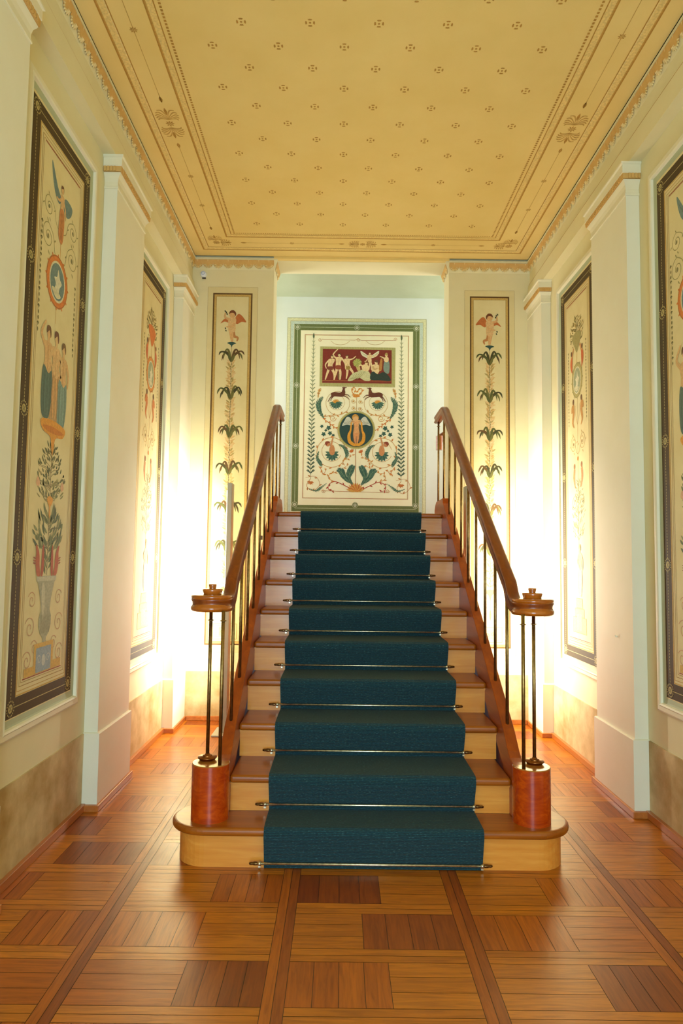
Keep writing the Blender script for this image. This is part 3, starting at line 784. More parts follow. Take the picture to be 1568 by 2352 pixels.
# ------------------------------------------------------------ cherub panels on the far wall
def cherub_panel(xc, mir, label):
    root = empty('cherub_panel', (xc, YF, 2.0), label, 'painted panel')
    mp = lambda u, v, h: (xc + u, YF-0.0012-h, v)
    b = MB(); b.face([b.vert(mp(x, z, 0)) for x, z in ((-.215, .555), (.215, .555), (.215, 3.66), (-.215, 3.66))])
    g = b.build('canvas', M['cream'], root)
    A = Art(mp)
    A.frame(-.215, .215, .555, 3.66, .003, (206, 186, 130), 1)
    A.frame(-.169, .169, .614, 3.606, .012, (104, 72, 24), 2); A.frame(-.157, .157, .626, 3.594, .018, (206, 170, 92), 2)
    A.frame(-.139, .139, .644, 3.576, .002, (150, 126, 60), 3)
    q = mir; r = random.Random(21 if mir > 0 else 22)
    # cherub
    X = lambda a: a*q
    for pts in ([(.02, 3.37), (.045, 3.42), (.075, 3.415), (.12, 3.355), (.08, 3.355), (.04, 3.335)], [(-.02, 3.375), (-.06, 3.385), (-.10, 3.34), (-.065, 3.355), (-.02, 3.345)]):
        A.blob([(X(a), z) for a, z in pts], (198, 112, 52), 2)
    A.limb([(X(.008), 3.275), (X(.02), 3.23), (X(.05), 3.215), (X(.045), 3.19)], [.034, .026, .018, .012], SKIN2, 3)
    A.limb([(X(-.008), 3.275), (X(0), 3.21), (X(.003), 3.175)], [.038, .027, .014], SKIN, 4)
    A.blob([(X(a), z) for a, z in [(-.03, 3.385), (.03, 3.385), (.03, 3.33), (.026, 3.27), (-.024, 3.265), (-.034, 3.32)]], (228, 188, 130), 4)
    A.limb([(X(-.026), 3.375), (X(-.062), 3.395), (X(-.06), 3.43)], [.02, .018, .012], SKIN, 5)
    A.limb([(X(.02), 3.345), (X(0), 3.315), (X(-.045), 3.31)], [.02, .018, .012], SKIN, 5)
    A.ell(X(.002), 3.418, .028, .03, SKIN, 6); A.blob([(X(a), z) for a, z in [(-.03, 3.42), (-.018, 3.45), (.012, 3.455), (.032, 3.43), (.026, 3.405), (.014, 3.43), (-.012, 3.432)]], (120, 66, 28), 7)
    for a, z in ((-.065, 3.455), (-.055, 3.445), (-.048, 3.43), (-.06, 3.305), (-.055, 3.285)): A.leaf(X(a), z, -1.2, .018, .012, (70, 72, 40), 7)
    A.blob([(-.038, 3.170), (0, 3.178), (.038, 3.168), (.02, 3.158), (.008, 3.150), (.0, 3.130), (-.008, 3.150), (-.02, 3.158)], (48, 84, 74), 5)
    A.line([(0, 3.15), (0, .9)], .004, (170, 146, 84), 1)
    zs = [3.045, 2.72, 2.39, 2.075, 1.745, 1.42]
    for k, z in enumerate(zs):
        g1 = [(88, 92, 40), (112, 108, 50), (70, 66, 28), (104, 74, 34)]
        for sd in (-1, 1):
            for (l1, l2, rise) in ((.055, .07, .045), (.035, .085, .075), (.075, .05, .06)):
                l1 *= r.uniform(.85, 1.15); l2 *= r.uniform(.8, 1.2)
                top = (sd*l1, z+rise*r.uniform(.8, 1.1)); tip = (sd*(l1+.032), z+rise-l2)
                A.line(cr([(0, z-.03), (sd*l1*.5, z+rise*.55), top, (sd*(l1+.022), z+rise-l2*.45), tip], 4), [.007, .021, .013, .015, .001], r.choice(g1), 3)
        A.leaf(-.004, z-.04, 1.9, .075, .022, g1[0], 4); A.leaf(.004, z-.04, 1.25, .075, .022, g1[1], 4)
        zz = z-.05; lo = (zs[k+1]+.02) if k < 5 else 1.1
        while zz > lo:
            for sd in (-1, 1): A.leaf(sd*.006, zz, pi/2-sd*r.uniform(.3, 1.1), r.uniform(.03, .055), .014, r.choice([(222, 184, 120), (206, 168, 100), (228, 196, 140), (180, 156, 90)]), 2); A.leaf(sd*.004, zz+.006, pi/2-sd*r.uniform(.5, 1.5), r.uniform(.03, .05), .018, (226, 192, 128), 1)
            A.line([(0, zz), (r.uniform(-.008, .008), zz+.018)], .004, (96, 80, 40), 3)
            zz -= .021
    A.blob([(-.05, 1.08), (0, 1.1), (.05, 1.08), (.015, 1.05), (0, 1.0), (-.015, 1.05)], (170, 158, 90), 3)
    A.leaf(0, .84, pi/2, .1, .018, (150, 140, 84), 3)
    for sd in (-1, 1): A.spiral(sd*.05, .96, .025, .006, 0, sd*1.3, .004, (180, 160, 96), 3)
    A.frame(-.10, .10, .662, .79, .004, (150, 130, 70), 3); A.frame(-.075, .075, .682, .775, .003, (170, 146, 84), 3)
    A.rect(-.05, .05, .690, .765, (206, 186, 120), 3)
    for sd in (-1, 1): A.spiral(sd*.022, .728, .018, .004, 0, sd*1.2, .004, (160, 136, 80), 4)
    A.build('painted_decoration', g)
cherub_panel(-0.948, 1, 'narrow far-wall panel with cherub on a corn stalk, left of the stairs')
cherub_panel(1.258, -1, 'narrow far-wall panel with cherub on a corn stalk, right of the stairs')

# ------------------------------------------------------------ large green-bordered painting over the landing
ax = (-0.645567, 0.00100354, 1.91389e-05, -1.01588e-08); az = (3.86877, 1.36704e-05, -0.00100448, -4.94625e-10)
root = empty('wall_panel', (0.143, YB, 2.5), 'large painted panel with green border, red scene and cupid roundel above the landing', 'painted panel')
pm = lambda u, v, h: (u, YB-0.0015-h, v)
b = MB(); b.face([b.vert(pm(x, z, 0)) for x, z in ((-.555, 1.72), (.838, 1.72), (.838, 3.745), (-.555, 3.745))]); M['cream2'] = plaster('pale_painting_ground', (246, 240, 204), (242, 234, 194), scale=6); canv = b.build('canvas', M['cream2'], root)
B = Art(pm)
GB = (106, 116, 62); LT = (206, 212, 176)
B.frame(-.555, .838, 1.72, 3.745, .004, (168, 160, 110), 1); B.frame(-.551, .834, 1.724, 3.741, .028, (220, 216, 170), 1); B.frame(-.523, .806, 1.752, 3.713, .004, (170, 160, 104), 1)
B.frame(-.519, .802, 1.756, 3.709, .030, (196, 208, 190), 1)
B.frame(-.484, .768, 1.800, 3.682, .064, GB, 2)
for x in (-.452, .736): B.rect(x-.0018, x+.0018, 1.85, 3.65, LT, 3)
for z in (1.832, 3.650): B.rect(-.452, .736, z-.0018, z+.0018, LT, 3)
for x in (-.452, .736):
    for z in (1.868, 2.45, 3.06, 3.650): rosette_on(B, x, z, .030, GB, (214, 216, 186), 4)
for z in (3.650, 1.868): rosette_on(B, .142, z, .030, GB, (214, 216, 186), 4)
B.frame(-.378, .662, 1.93, 3.575, .0035, (176, 70, 34), 2); B.frame(-.372, .656, 1.936, 3.569, .0025, (206, 170, 90), 2)
# design coordinates of the inner decoration: x 0-1568, y 0-2178 (y down), mapped linearly onto the wall
def W(x, y): return (ax[0]+ax[1]*x+ax[2]*y+ax[3]*x*y, az[0]+az[1]*x+az[2]*y+az[3]*x*y)
class Design(Art):
    def __init__(s): Art.__init__(s, lambda u, v, h: (W(u, v)[0], YB-0.0015-h, W(u, v)[1]))
D = Design()
TEAL = (52, 92, 76); TEAL2 = (78, 116, 92)
def acanthus(pts, w_, c=TEAL, c2=TEAL2, L=3, n=13):
    P_ = cr(pts, 8); N = len(P_)
    D.line(P_, [w_*.15, w_*.34, w_*.30, w_*.06], c, L); D.line(P_, 2.5, (150, 170, 120), L+2)
    for i in range(1, n):
        k = int(i/n*(N-1)); a = P_[k]; b_ = P_[min(k+1, N-1)]; an = math.atan2(b_[1]-a[1], b_[0]-a[0]); sc = sin(pi*(i/n)*.9+.2)
        for sd in (-1, 1): D.leaf(a[0], a[1], an+sd*.75, w_*.85*sc, w_*.24*sc, c if (i+sd) % 2 else c2, L+1, -sd*.5)
def vine(pts, c=(190, 140, 60), w_=5, leaves=5, L=2):
    P_ = cr(pts, 8); D.line(P_, w_, c, L, w_*.6)
    for i in range(leaves):
        k = int((i+.5)/leaves*(len(P_)-1)); a = P_[k]; b_ = P_[min(k+1, len(P_)-1)]; an = math.atan2(b_[1]-a[1], b_[0]-a[0])
        D.leaf(a[0], a[1], an+(.7 if i % 2 else -.7), 30, 12, c, L)
mirror = lambda pts: [(1556-x, y+8) for x, y in pts]
# laurel columns
for x0, x1, top, bot in ((350, 318, 300, 1740), (1228, 1222, 320, 1770)):
    n = 34
    D.line([(x0, top), (x1, bot)], 4, (110, 120, 80), 2); D.leaf(x0, top+40, -pi/2, 60, 18, (90, 104, 70), 3)
    for i in range(n):
        t = (i+1)/n; x = x0+(x1-x0)*t; y = top+40+(bot-top-90)*t; sz = 18+34*t**.8
        col = [(166, 172, 126), (140, 150, 108), (96, 114, 82), (62, 86, 64)][min(3, int(t*4))]
        for sd in (-1, 1): D.leaf(x, y, -pi/2+sd*.62, sz*1.1, sz*.24, col, 3); D.leaf(x+sd*sz*.25, y-14, -pi/2+sd*.95, sz*.75, sz*.18, col, 3)
    vine([(x1, bot), (x1-40, bot+70), (x1+20, bot+120), (x1+90, bot+60), (x1+50, bot-20), (x1-50, bot-10)], (190, 120, 50), 5, 6)
    for k in range(5): D.leaf(x1, bot+30, pi*.1+k*.7, 34, 16, (196, 110, 40), 4)
# top ornament line
D.line([(430, 345), (760, 355), (795, 340), (830, 360), (1150, 360)], 3.5, (190, 120, 50), 3)
for x, d in ((795, 1), (412, 1), (1165, -1)): D.spiral(x, 350, 18, 4, 0, d*1.5, 3, (190, 120, 50), 3)
for x0 in (520, 870): D.line(cr([(x0, 360), (x0+40, 392), (x0+95, 402), (x0+150, 392), (x0+190, 362)], 5), 3, (190, 150, 70), 3)
# red scene
D.poly([(415, 418), (1167, 432), (1162, 832), (407, 820)], (176, 170, 104), 3)
for k in range(46): D.line([(424+k*16, 422+k*.3), (424+k*16, 436+k*.3)], 3, (206, 200, 140), 4); D.line([(420+k*16, 802+k*.3), (420+k*16, 816+k*.3)], 3, (206, 200, 140), 4)
D.poly([(441, 442), (1129, 457), (1128, 795), (434, 785)], (128, 40, 20), 5)
D.poly([(437, 760), (1128, 768), (1128, 772), (437, 764)], (190, 120, 60), 6)
FS = (236, 206, 150); FS2 = (210, 168, 110)
def man(x, y, h, lean=0, arm=((-.2, .3), (-.3, .5)), arm2=((.2, .3), (.25, .5)), cloth=None, legs=(-.16, .18), c=FS):
    """figure in design space; y is the ground, h height; arms given as offsets from the shoulder, down positive"""
    hipx = x+lean*.4*h; hy = y-.50*h; shx = x+lean*h; sy = y-.82*h
    for d in legs: D.limb([(hipx+d*.2*h, hy), (hipx+d*.75*h+.03*h, y-.26*h), (hipx+d*h, y-4)], [.12*h, .085*h, .045*h], c, 7)
    D.blob([(shx-.12*h, sy), (shx, sy-.03*h), (shx+.12*h, sy), (hipx+.09*h, hy-.14*h), (hipx+.09*h, hy+.05*h), (hipx-.09*h, hy+.05*h), (hipx-.09*h, hy-.14*h)], c, 8)
    D.line([(shx, sy), (hipx, hy)], .012*h, FS2, 9)
    for ar, sd in ((arm, -1), (arm2, 1)):
        D.limb([(shx+sd*.1*h, sy+.02*h), (shx+ar[0][0]*h, sy+ar[0][1]*h), (shx+ar[1][0]*h, sy+ar[1][1]*h)], [.065*h, .05*h, .032*h], c, 9)
    D.ell(shx+lean*.2*h, sy-.105*h, .052*h, .065*h, c, 9); D.blob([(shx-.05*h, sy-.11*h), (shx-.02*h, sy-.18*h), (shx+.05*h, sy-.17*h), (shx+.06*h, sy-.1*h), (shx+.01*h, sy-.14*h)], (110, 66, 34), 10)
    if cloth: D.blob([(hipx-.10*h, hy-.03*h), (hipx+.10*h, hy-.03*h), (hipx+.10*h, hy+.09*h), (hipx, hy+.12*h), (hipx-.10*h, hy+.08*h)], cloth, 9)
man(505, 755, 250, .1, ((-.25, .2), (-.22, .36)), ((.0, .22), (-.1, .30)), (130, 60, 34), (-.2, .16))
man(590, 755, 270, .05, ((-.22, -.12), (-.05, -.32)), ((.22, .22), (.24, .42)), (150, 66, 36), (-.16, .06))
man(690, 745, 240, -.03, ((.06, .2), (.14, .32)), ((.24, -.02), (.36, -.12)), (160, 130, 60), (-.05, .26))
D.blob([(590, 690), (625, 688), (622, 750), (596, 752)], (120, 90, 50), 6)
for k in range(18): D.leaf(785, 585, 2*pi*k/18, 48, 16, (188, 184, 96) if k % 2 else (150, 154, 76), 8)
D.blob([(770, 600), (805, 610), (815, 665), (785, 660)], (206, 180, 110), 8)
D.blob([(690, 762), (730, 700), (800, 668), (850, 650), (905, 680), (918, 758), (860, 765), (800, 735), (730, 765)], (206, 202, 150), 9)
for k in range(5): D.line(cr([(860-k*26, 670+k*8), (830-k*24, 712+k*6), (780-k*20, 750)], 4), 5, (170, 168, 112), 10)
D.blob([(835, 610), (880, 600), (908, 640), (890, 668), (850, 665), (830, 640)], FS, 10); D.ell(876, 590, 15, 18, FS, 10); D.blob([(862, 580), (878, 568), (894, 584), (884, 590)], (150, 104, 50), 11)
D.limb([(845, 620), (815, 608), (800, 618)], [16, 13, 9], FS, 11)
man(910, 655, 180, 0, ((-.16, .28), (-.28, .36)), ((.2, .1), (.5, -.1)), None, (-.06, .08))
for sd in (-1, 1):
    D.blob([(910+sd*12, 520), (910+sd*44, 492), (910+sd*92, 464), (910+sd*80, 506), (910+sd*44, 530), (910+sd*14, 536)], (232, 226, 190), 7)
    for k in range(4): D.line([(910+sd*(24+k*14), 522-k*6), (910+sd*(40+k*15), 506-k*10)], 3, (176, 168, 130), 8)
D.blob([(930, 610), (990, 600), (1010, 650), (985, 700), (945, 700), (925, 650)], FS, 9); D.ell(975, 578, 17, 22, FS, 10); D.blob([(958, 572), (972, 554), (994, 566), (990, 584)], (110, 66, 34), 11)
D.limb([(940, 620), (955, 650), (985, 640)], [20, 16, 11], FS2, 11)
D.blob([(1000, 640), (1018, 548), (1036, 552), (1030, 650), (1012, 668)], (190, 130, 60), 10)
D.blob([(920, 755), (918, 700), (945, 672), (990, 700), (1040, 680), (1085, 700), (1118, 765), (1020, 762)], (40, 56, 44), 10)
D.blob([(1045, 640), (1058, 560), (1090, 552), (1108, 600), (1100, 690), (1060, 680)], (128, 146, 128), 9)
D.blob([(1050, 560), (1060, 530), (1092, 528), (1098, 562), (1076, 580)], FS, 10); D.ell(1075, 508, 14, 17, FS, 10); D.blob([(1060, 500), (1078, 482), (1090, 500), (1080, 512)], (176, 150, 80), 11)
D.limb([(1060, 545), (1038, 530), (1012, 520)], [15, 12, 8], FS, 11)
# leaping deer
def deer(pts_fn):
    f = pts_fn; c = (104, 52, 24)
    D.blob(f([(528, 888), (560, 878), (610, 884), (640, 872), (660, 880), (662, 905), (640, 925), (600, 925), (560, 922), (532, 925), (522, 905)]), c, 5)
    D.blob(f([(630, 880), (640, 845), (632, 835), (650, 828), (668, 832), (660, 850), (664, 890)]), c, 6)
    D.leaf(*f([(664, 836)])[0], -.3 if f([(0, 0)])[0][0] == 0 else pi+.3, 18, 8, c, 6)
    for q in ([(535, 915), (512, 940), (492, 975)], [(548, 918), (524, 945), (520, 968)]): D.limb(f(q), [14, 8, 5], c, 5)
    for q in ([(645, 910), (685, 905), (715, 930)], [(640, 916), (672, 926), (704, 952)]): D.limb(f(q), [12, 8, 5], c, 5)
for f in (lambda p: p, lambda p: [(1562-x, y+6) for x, y in p]):
    deer(f)
    for k in range(9):
        a0 = f([(572, 985)])[0]; D.leaf(a0[0], a0[1], pi*.02+pi*.96*k/8, 66, 26, TEAL if k % 2 else TEAL2, 4)
    for k in range(7): a0 = f([(572, 990)])[0]; D.leaf(a0[0], a0[1], -pi*.15-pi*.7*k/6, 44, 12, GOLD, 4)
    acanthus(f([(450, 1140), (410, 1070), (400, 990), (440, 925)]), 62)
    acanthus(f([(392, 940), (400, 880), (420, 838)]), 34, (216, 140, 50), (230, 170, 80), n=6)
    D.spiral(*f([(590, 990)])[0], 120, 118, 0, 1, 4, (200, 160, 90), 2)
    D.spiral(*f([(580, 980)])[0], 80, 76, 0, 1, 3, (200, 160, 90), 2)
    vine(f([(440, 1130), (520, 1112), (600, 1108), (680, 1070)]), (206, 140, 60), 6, 6)
    vine(f([(440, 1140), (500, 1185), (545, 1220), (600, 1260)]), (210, 124, 44), 8, 8)
    D.spiral(*f([(540, 1140)])[0], 34, 8, 0, 1.4 if f is not mirror else -1.4, 5, (206, 150, 70), 3)
    for (x, y, r) in ((430, 1222, 17), (498, 1236, 24), (448, 1300, 22), (512, 1290, 22), (545, 1312, 16), (470, 1262, 14)):
        cx, cy = f([(x, y)])[0]
        for k in range(5): D.leaf(cx, cy, 2*pi*k/5+.4, r*1.1, r*.75, TEAL, 4)
    # satyr child growing from leaves
    D.blob(f([(520, 1415), (545, 1410), (560, 1450), (556, 1495), (530, 1510), (508, 1490), (505, 1450)]), (206, 140, 84), 5)
    D.ell(*f([(490, 1396)])[0], 24, 26, (200, 130, 78), 6); D.blob(f([(462, 1396), (470, 1374), (498, 1370), (512, 1384), (490, 1392), (478, 1412)]), (140, 60, 30), 7)
    D.limb(f([(522, 1420), (530, 1380), (545, 1322)]), [22, 16, 10], (210, 146, 90), 6)
    for k in range(9): a0 = f([(532, 1500)])[0]; D.leaf(a0[0], a0[1], -pi*.12+pi*1.24*k/8, 70, 28, TEAL if k % 2 else TEAL2, 4)
    D.spiral(*f([(528, 1480)])[0], 150, 146, .4, .96, 5, (206, 150, 70), 2); D.spiral(*f([(528, 1470)])[0], 100, 96, .4, .9, 4, (206, 150, 70), 2)
    for k in range(10):
        a = .3+k*.62; cx, cy = f([(528+148*cos(a), 1480+148*sin(a))])[0]; D.leaf(cx, cy, a+1.2, 34, 14, (208, 130, 50), 3)
    acanthus(f([(600, 1402), (650, 1430), (680, 1490), (672, 1540)]), 48)
    acanthus(f([(400, 1470), (385, 1530), (410, 1580), (430, 1620)]), 44)
    vine(f([(400, 1620), (430, 1660), (445, 1700), (480, 1640)]), (208, 130, 50), 6, 5)
    acanthus(f([(700, 1780), (660, 1730), (630, 1680), (590, 1650)]), 74); acanthus(f([(740, 1800), (700, 1740), (720, 1660), (745, 1612)]), 78)
    vine(f([(740, 1850), (640, 1800), (560, 1770), (500, 1800), (500, 1850), (550, 1862)]), (176, 60, 30), 8, 8)
    vine(f([(560, 1770), (500, 1740), (510, 1690), (560, 1680), (640, 1640), (700, 1600)]), (208, 140, 60), 6, 9)
    acanthus(f([(300, 1838), (370, 1860), (420, 1830), (480, 1785)]), 30)
    vine(f([(660, 1610), (640, 1560), (700, 1540), (740, 1500)]), (208, 140, 60), 4, 6)
    for k in range(4): cx, cy = f([(735, 1480)])[0]; D.leaf(cx, cy, -pi*.9+k*.5, 34, 16, (206, 110, 40), 4)
    for (x, y) in ((745, 970), (748, 1040)): cx, cy = f([(x, y)])[0]; D.spiral(cx, cy, 24, 6, 0, 1.5, 4, (200, 160, 90), 3); D.ell(cx, cy, 7, 7, GOLD, 4, 8)
    vine(f([(775, 905), (740, 890), (730, 845), (760, 838), (772, 880)]), (216, 140, 50), 9, 4)
D.blob([(745, 912), (790, 900), (812, 922), (780, 932), (748, 930)], (216, 140, 50), 5)
D.line([(778, 930), (778, 1080)], 4, (190, 150, 80), 2); D.line([(768, 1450), (766, 1860)], 6, (170, 110, 50), 4)
for k in range(11): D.leaf(766, 1870, -pi*.08-pi*.84*k/10, 92, 26, (200, 110, 40) if k % 2 else (214, 160, 70), 6)
D.line([(430, 1860), (1100, 1880)], 4, (190, 120, 50), 2)
for x in (445, 1090): D.spiral(x, 1862, 20, 4, 0, 1.4, 4, (190, 120, 50), 3)
# cupid roundel
D.ell(775, 1258, 188, 190, (170, 160, 84), 5, 48); D.ring(775, 1258, 182, 184, 6, (200, 190, 120), 6, 48); D.ell(775, 1256, 168, 170, (28, 66, 62), 6, 48)
for sd in (-1, 1):
    D.blob([(775+sd*30, 1190), (775+sd*60, 1138), (775+sd*92, 1128), (775+sd*120, 1170), (775+sd*142, 1216), (775+sd*96, 1206), (775+sd*50, 1212)], (206, 206, 184), 7)
    for k in range(6): D.line([(775+sd*(44+k*12), 1196), (775+sd*(62+k*14), 1158+k*6)], 4, (150, 152, 134), 8)
    D.limb([(775+sd*26, 1186), (775+sd*44, 1168), (775+sd*10, 1166)], [18, 16, 12], SKIN, 11)
    D.limb([(775+sd*14, 1290), (775+sd*14, 1340), (775+sd*8, 1394)], [34, 24, 11], (220, 150, 90), 9)
D.line(cr([(726, 1180), (718, 1260), (702, 1310), (708, 1370), (745, 1402), (775, 1406), (806, 1402), (842, 1370), (850, 1310), (834, 1260), (826, 1180)], 6), [14, 16, 30, 34, 30, 26, 30, 34, 30, 16, 14], (224, 156, 40), 10)
D.blob([(748, 1180), (775, 1172), (804, 1180), (798, 1230), (806, 1300), (775, 1316), (746, 1300), (754, 1230)], (226, 164, 104), 8)
D.ell(768, 1142, 30, 32, SKIN, 10); D.blob([(736, 1150), (736, 1118), (766, 1100), (796, 1120), (798, 1148), (784, 1124), (752, 1126)], (206, 150, 56), 11)
for x in (745, 755, 800, 810, 820): D.line([(x, 1190), (x-2 if x < 780 else x+2, 1385)], 2, (190, 140, 60), 9)
B.build('painted_border', canv); D.build('painted_decoration', canv)

# ------------------------------------------------------------ staircase
TR = lambda k: 0.006 + 0.1697*k
YR = lambda k: 3.050 if k == 0 else 3.225 + 0.266*(k-1)
SH = 0.645                                    # half width between the strings
stair = empty('staircase', (XC, 3.175, 0), 'oak staircase with ten steps rising to the landing under the green panel', 'staircase')
def bull(hw, cy, r, yb, inner, n=20):
    pts = [(XC-hw, cy-r), (XC+hw, cy-r)]
    pts += [(XC+hw+r*sin(a), cy-r*cos(a)) for a in (pi*i/n for i in range(1, n+1))]
    pts += [(XC+inner, cy+r), (XC+inner, yb), (XC-inner, yb), (XC-inner, cy+r)]
    pts += [(XC-hw-r*sin(a), cy-r*cos(a)) for a in (pi*i/n for i in range(n, 0, -1))]
    return pts
b = MB(); b.prism(bull(0.728, 3.175, 0.165, YR(1)+.01, SH), 'Z', TR(1)-0.036, TR(1)); b.build('tread', M['tread'], stair, bevel=0.015, seg=4)
b = MB(); b.prism(bull(0.728, 3.175, 0.130, YR(1)+.01, SH), 'Z', 0, TR(1)-0.036); b.build('riser', M['riser'], stair)
for k in range(2, 11):
    yb = YR(k)+.015 if k < 10 else YR(9)+0.15
    b = MB(); b.box(XC-SH, XC+SH, YR(k-1)-0.042, yb, TR(k)-0.036, TR(k)); b.build('tread', M['tread'], stair, bevel=0.014, seg=4)
    b = MB(); b.box(XC-SH, XC+SH, YR(k-1), YR(k-1)+0.02, TR(k-1), TR(k)-0.036); b.box(XC-SH, XC+SH, YR(k-1)-.01, YR(k-1), TR(k)-.048, TR(k)-.036); b.build('riser', M['riser'], stair)
ZT = lambda y: 0.548 + 0.645*(y-3.37)
YE = 5.315
for s in (-1, 1):
    b = MB()
    top = [(3.14, .42), (3.185, .421), (3.215, .430), (3.25, .452), (3.29, .486), (3.34, ZT(3.34))]
    pts = [(3.14, .176), (3.32, .176), (3.34, ZT(3.34)-.30+.12)] + [(YE+.05, ZT(YE)-.34), (YE+.40, 1.50), (YE+.44, 1.56), (YE+.44, 1.76), (YE+.40, 1.80), (YE+.34, 1.825), (YE, 1.825), (YE-.03, ZT(YE)-.02)][:]
    pts = pts + top[::-1]
    x0, x1 = hx(s, SH), hx(s, 0.70)
    b.prism(pts, 'X', min(x0, x1), max(x0, x1)); b.build('stringer', M['string'], stair, bevel=0.004)
    b = MB(); b.prism([(3.34, 0), (5.69, 0), (5.69, 1.40), (5.3, ZT(5.3)-.33), (3.34, .36)], 'X', *sorted((hx(s, .66), hx(s, .685)))); b.build('side_panel', M['string'], stair)
    b = MB(); b.smooth = True
    b.lathe([(.084, TR(1)), (.084, .416)], (hx(s, .722), 3.135, 0), 48, cap=False); b.smooth = False
    nb = b.build('newel_block', M['newel'], stair)
    b = MB(); b.lathe([(.084, .416), (.081, .420), (.0, .420)], (hx(s, .722), 3.135, 0), 48, cap=False); b.build('block_top', M['newel_top'], nb)
b = MB(); b.box(OL, OR_, YR(9)+.15, YF+.26, TR(10)-.04, TR(10)); b.box(-1.9, 2.2, YF+.26, YB, TR(10)-.04, TR(10)); struct('floor_landing', b, M['tread'])

# ------------------------------------------------------------ carpet runner
prof = [(2.985+.052, 0.002), (YR(0)-.013, .012)]
for k in range(1, 11):
    yn = YR(k-1)-.042; z = TR(k); f = YR(k-1)-.006
    if k > 1: prof += [(f, TR(k-1)+.010), (f, TR(k-1)+.03)]
    prof += [(yn-.006, z-.040), (yn-.010, z-.020), (yn-.006, z-.002), (yn+.006, z+.008), (yn+.05, z+.009)]
    if k < 10: prof += [(YR(k)-.03, z+.009), (YR(k)-.012, z+.009)]
prof += [(YR(9)+.30, TR(10)+.009)]
b = MB(); L = 0.0; CW = 0.473; ids = []
for i, (y, z) in enumerate(prof):
    if i: L += math.hypot(y-prof[i-1][0], z-prof[i-1][1])
    ids.append((b.vert((XC+.008-CW, y, z)), b.vert((XC+.008+CW, y, z)), L))
for (a0, a1, l0), (c0, c1, l1) in zip(ids, ids[1:]): b.face((a0, a1, c1, c0), [(0, l0), (2*CW, l0), (2*CW, l1), (0, l1)])
car = b.build('stair_runner', M['carpet'], fix=False)
for p in car.data.polygons: p.use_smooth = False
sol = car.modifiers.new('pile', 'SOLIDIFY'); sol.thickness = 0.008; sol.offset = -1
tag(car, 'dark teal ribbed carpet runner over the middle of the oak stairs', 'carpet')

# ------------------------------------------------------------ stair rods
ORD = ['first', 'second', 'third', 'fourth', 'fifth', 'sixth', 'seventh', 'eighth', 'ninth', 'tenth']
def rod_at(k, first=None):
    y = YR(k)-.022 if k else YR(0)-.028; z = (TR(k)+.036) if k else .027
    lab = 'thin brass stair rod at the foot of the %s step counted from the floor' % ORD[k]
    loc = Vector((XC-.003, y, z))
    if first is None:
        t = empty('stair_rod', loc, lab, 'stair rod', 'brass rods holding the stair runner'); X, Y, Z = loc
        b = MB(); b.smooth = True; b.cyl((X-.485, Y, Z), (X+.485, Y, Z), .0052, 12); b.build('rod', M['brass'], t)
        for s in (-1, 1):
            b = MB(); b.smooth = True; b.lathe([(0, s*.484), (.006, s*.485), (.0075, s*.492), (.0075, s*.503), (.0055, s*.508), (.0062, s*.515), (.0045, s*.523), (0, s*.525)], (X, Y, Z), 14, False, 'X'); b.build('finial', M['finial'], t)
            b = MB(); b.smooth = True; b.lathe([(0, s*.471), (.0095, s*.474), (.010, s*.480), (.008, s*.487), (0, s*.488)], (X, Y, Z), 14, False, 'X'); b.smooth = False; b.box(X+s*.475, X+s*.485, Y, Y+.02, Z-.018, Z+.002); b.build('bracket', M['brass'], t)
        return t
    t = first.copy(); COL.objects.link(t); t.location = loc; t['label'] = lab
    for ch in list(first.children):
        c = ch.copy(); COL.objects.link(c); c.parent = t
    return t
rod0 = rod_at(0)
for k in range(1, 10): rod_at(k, rod0)

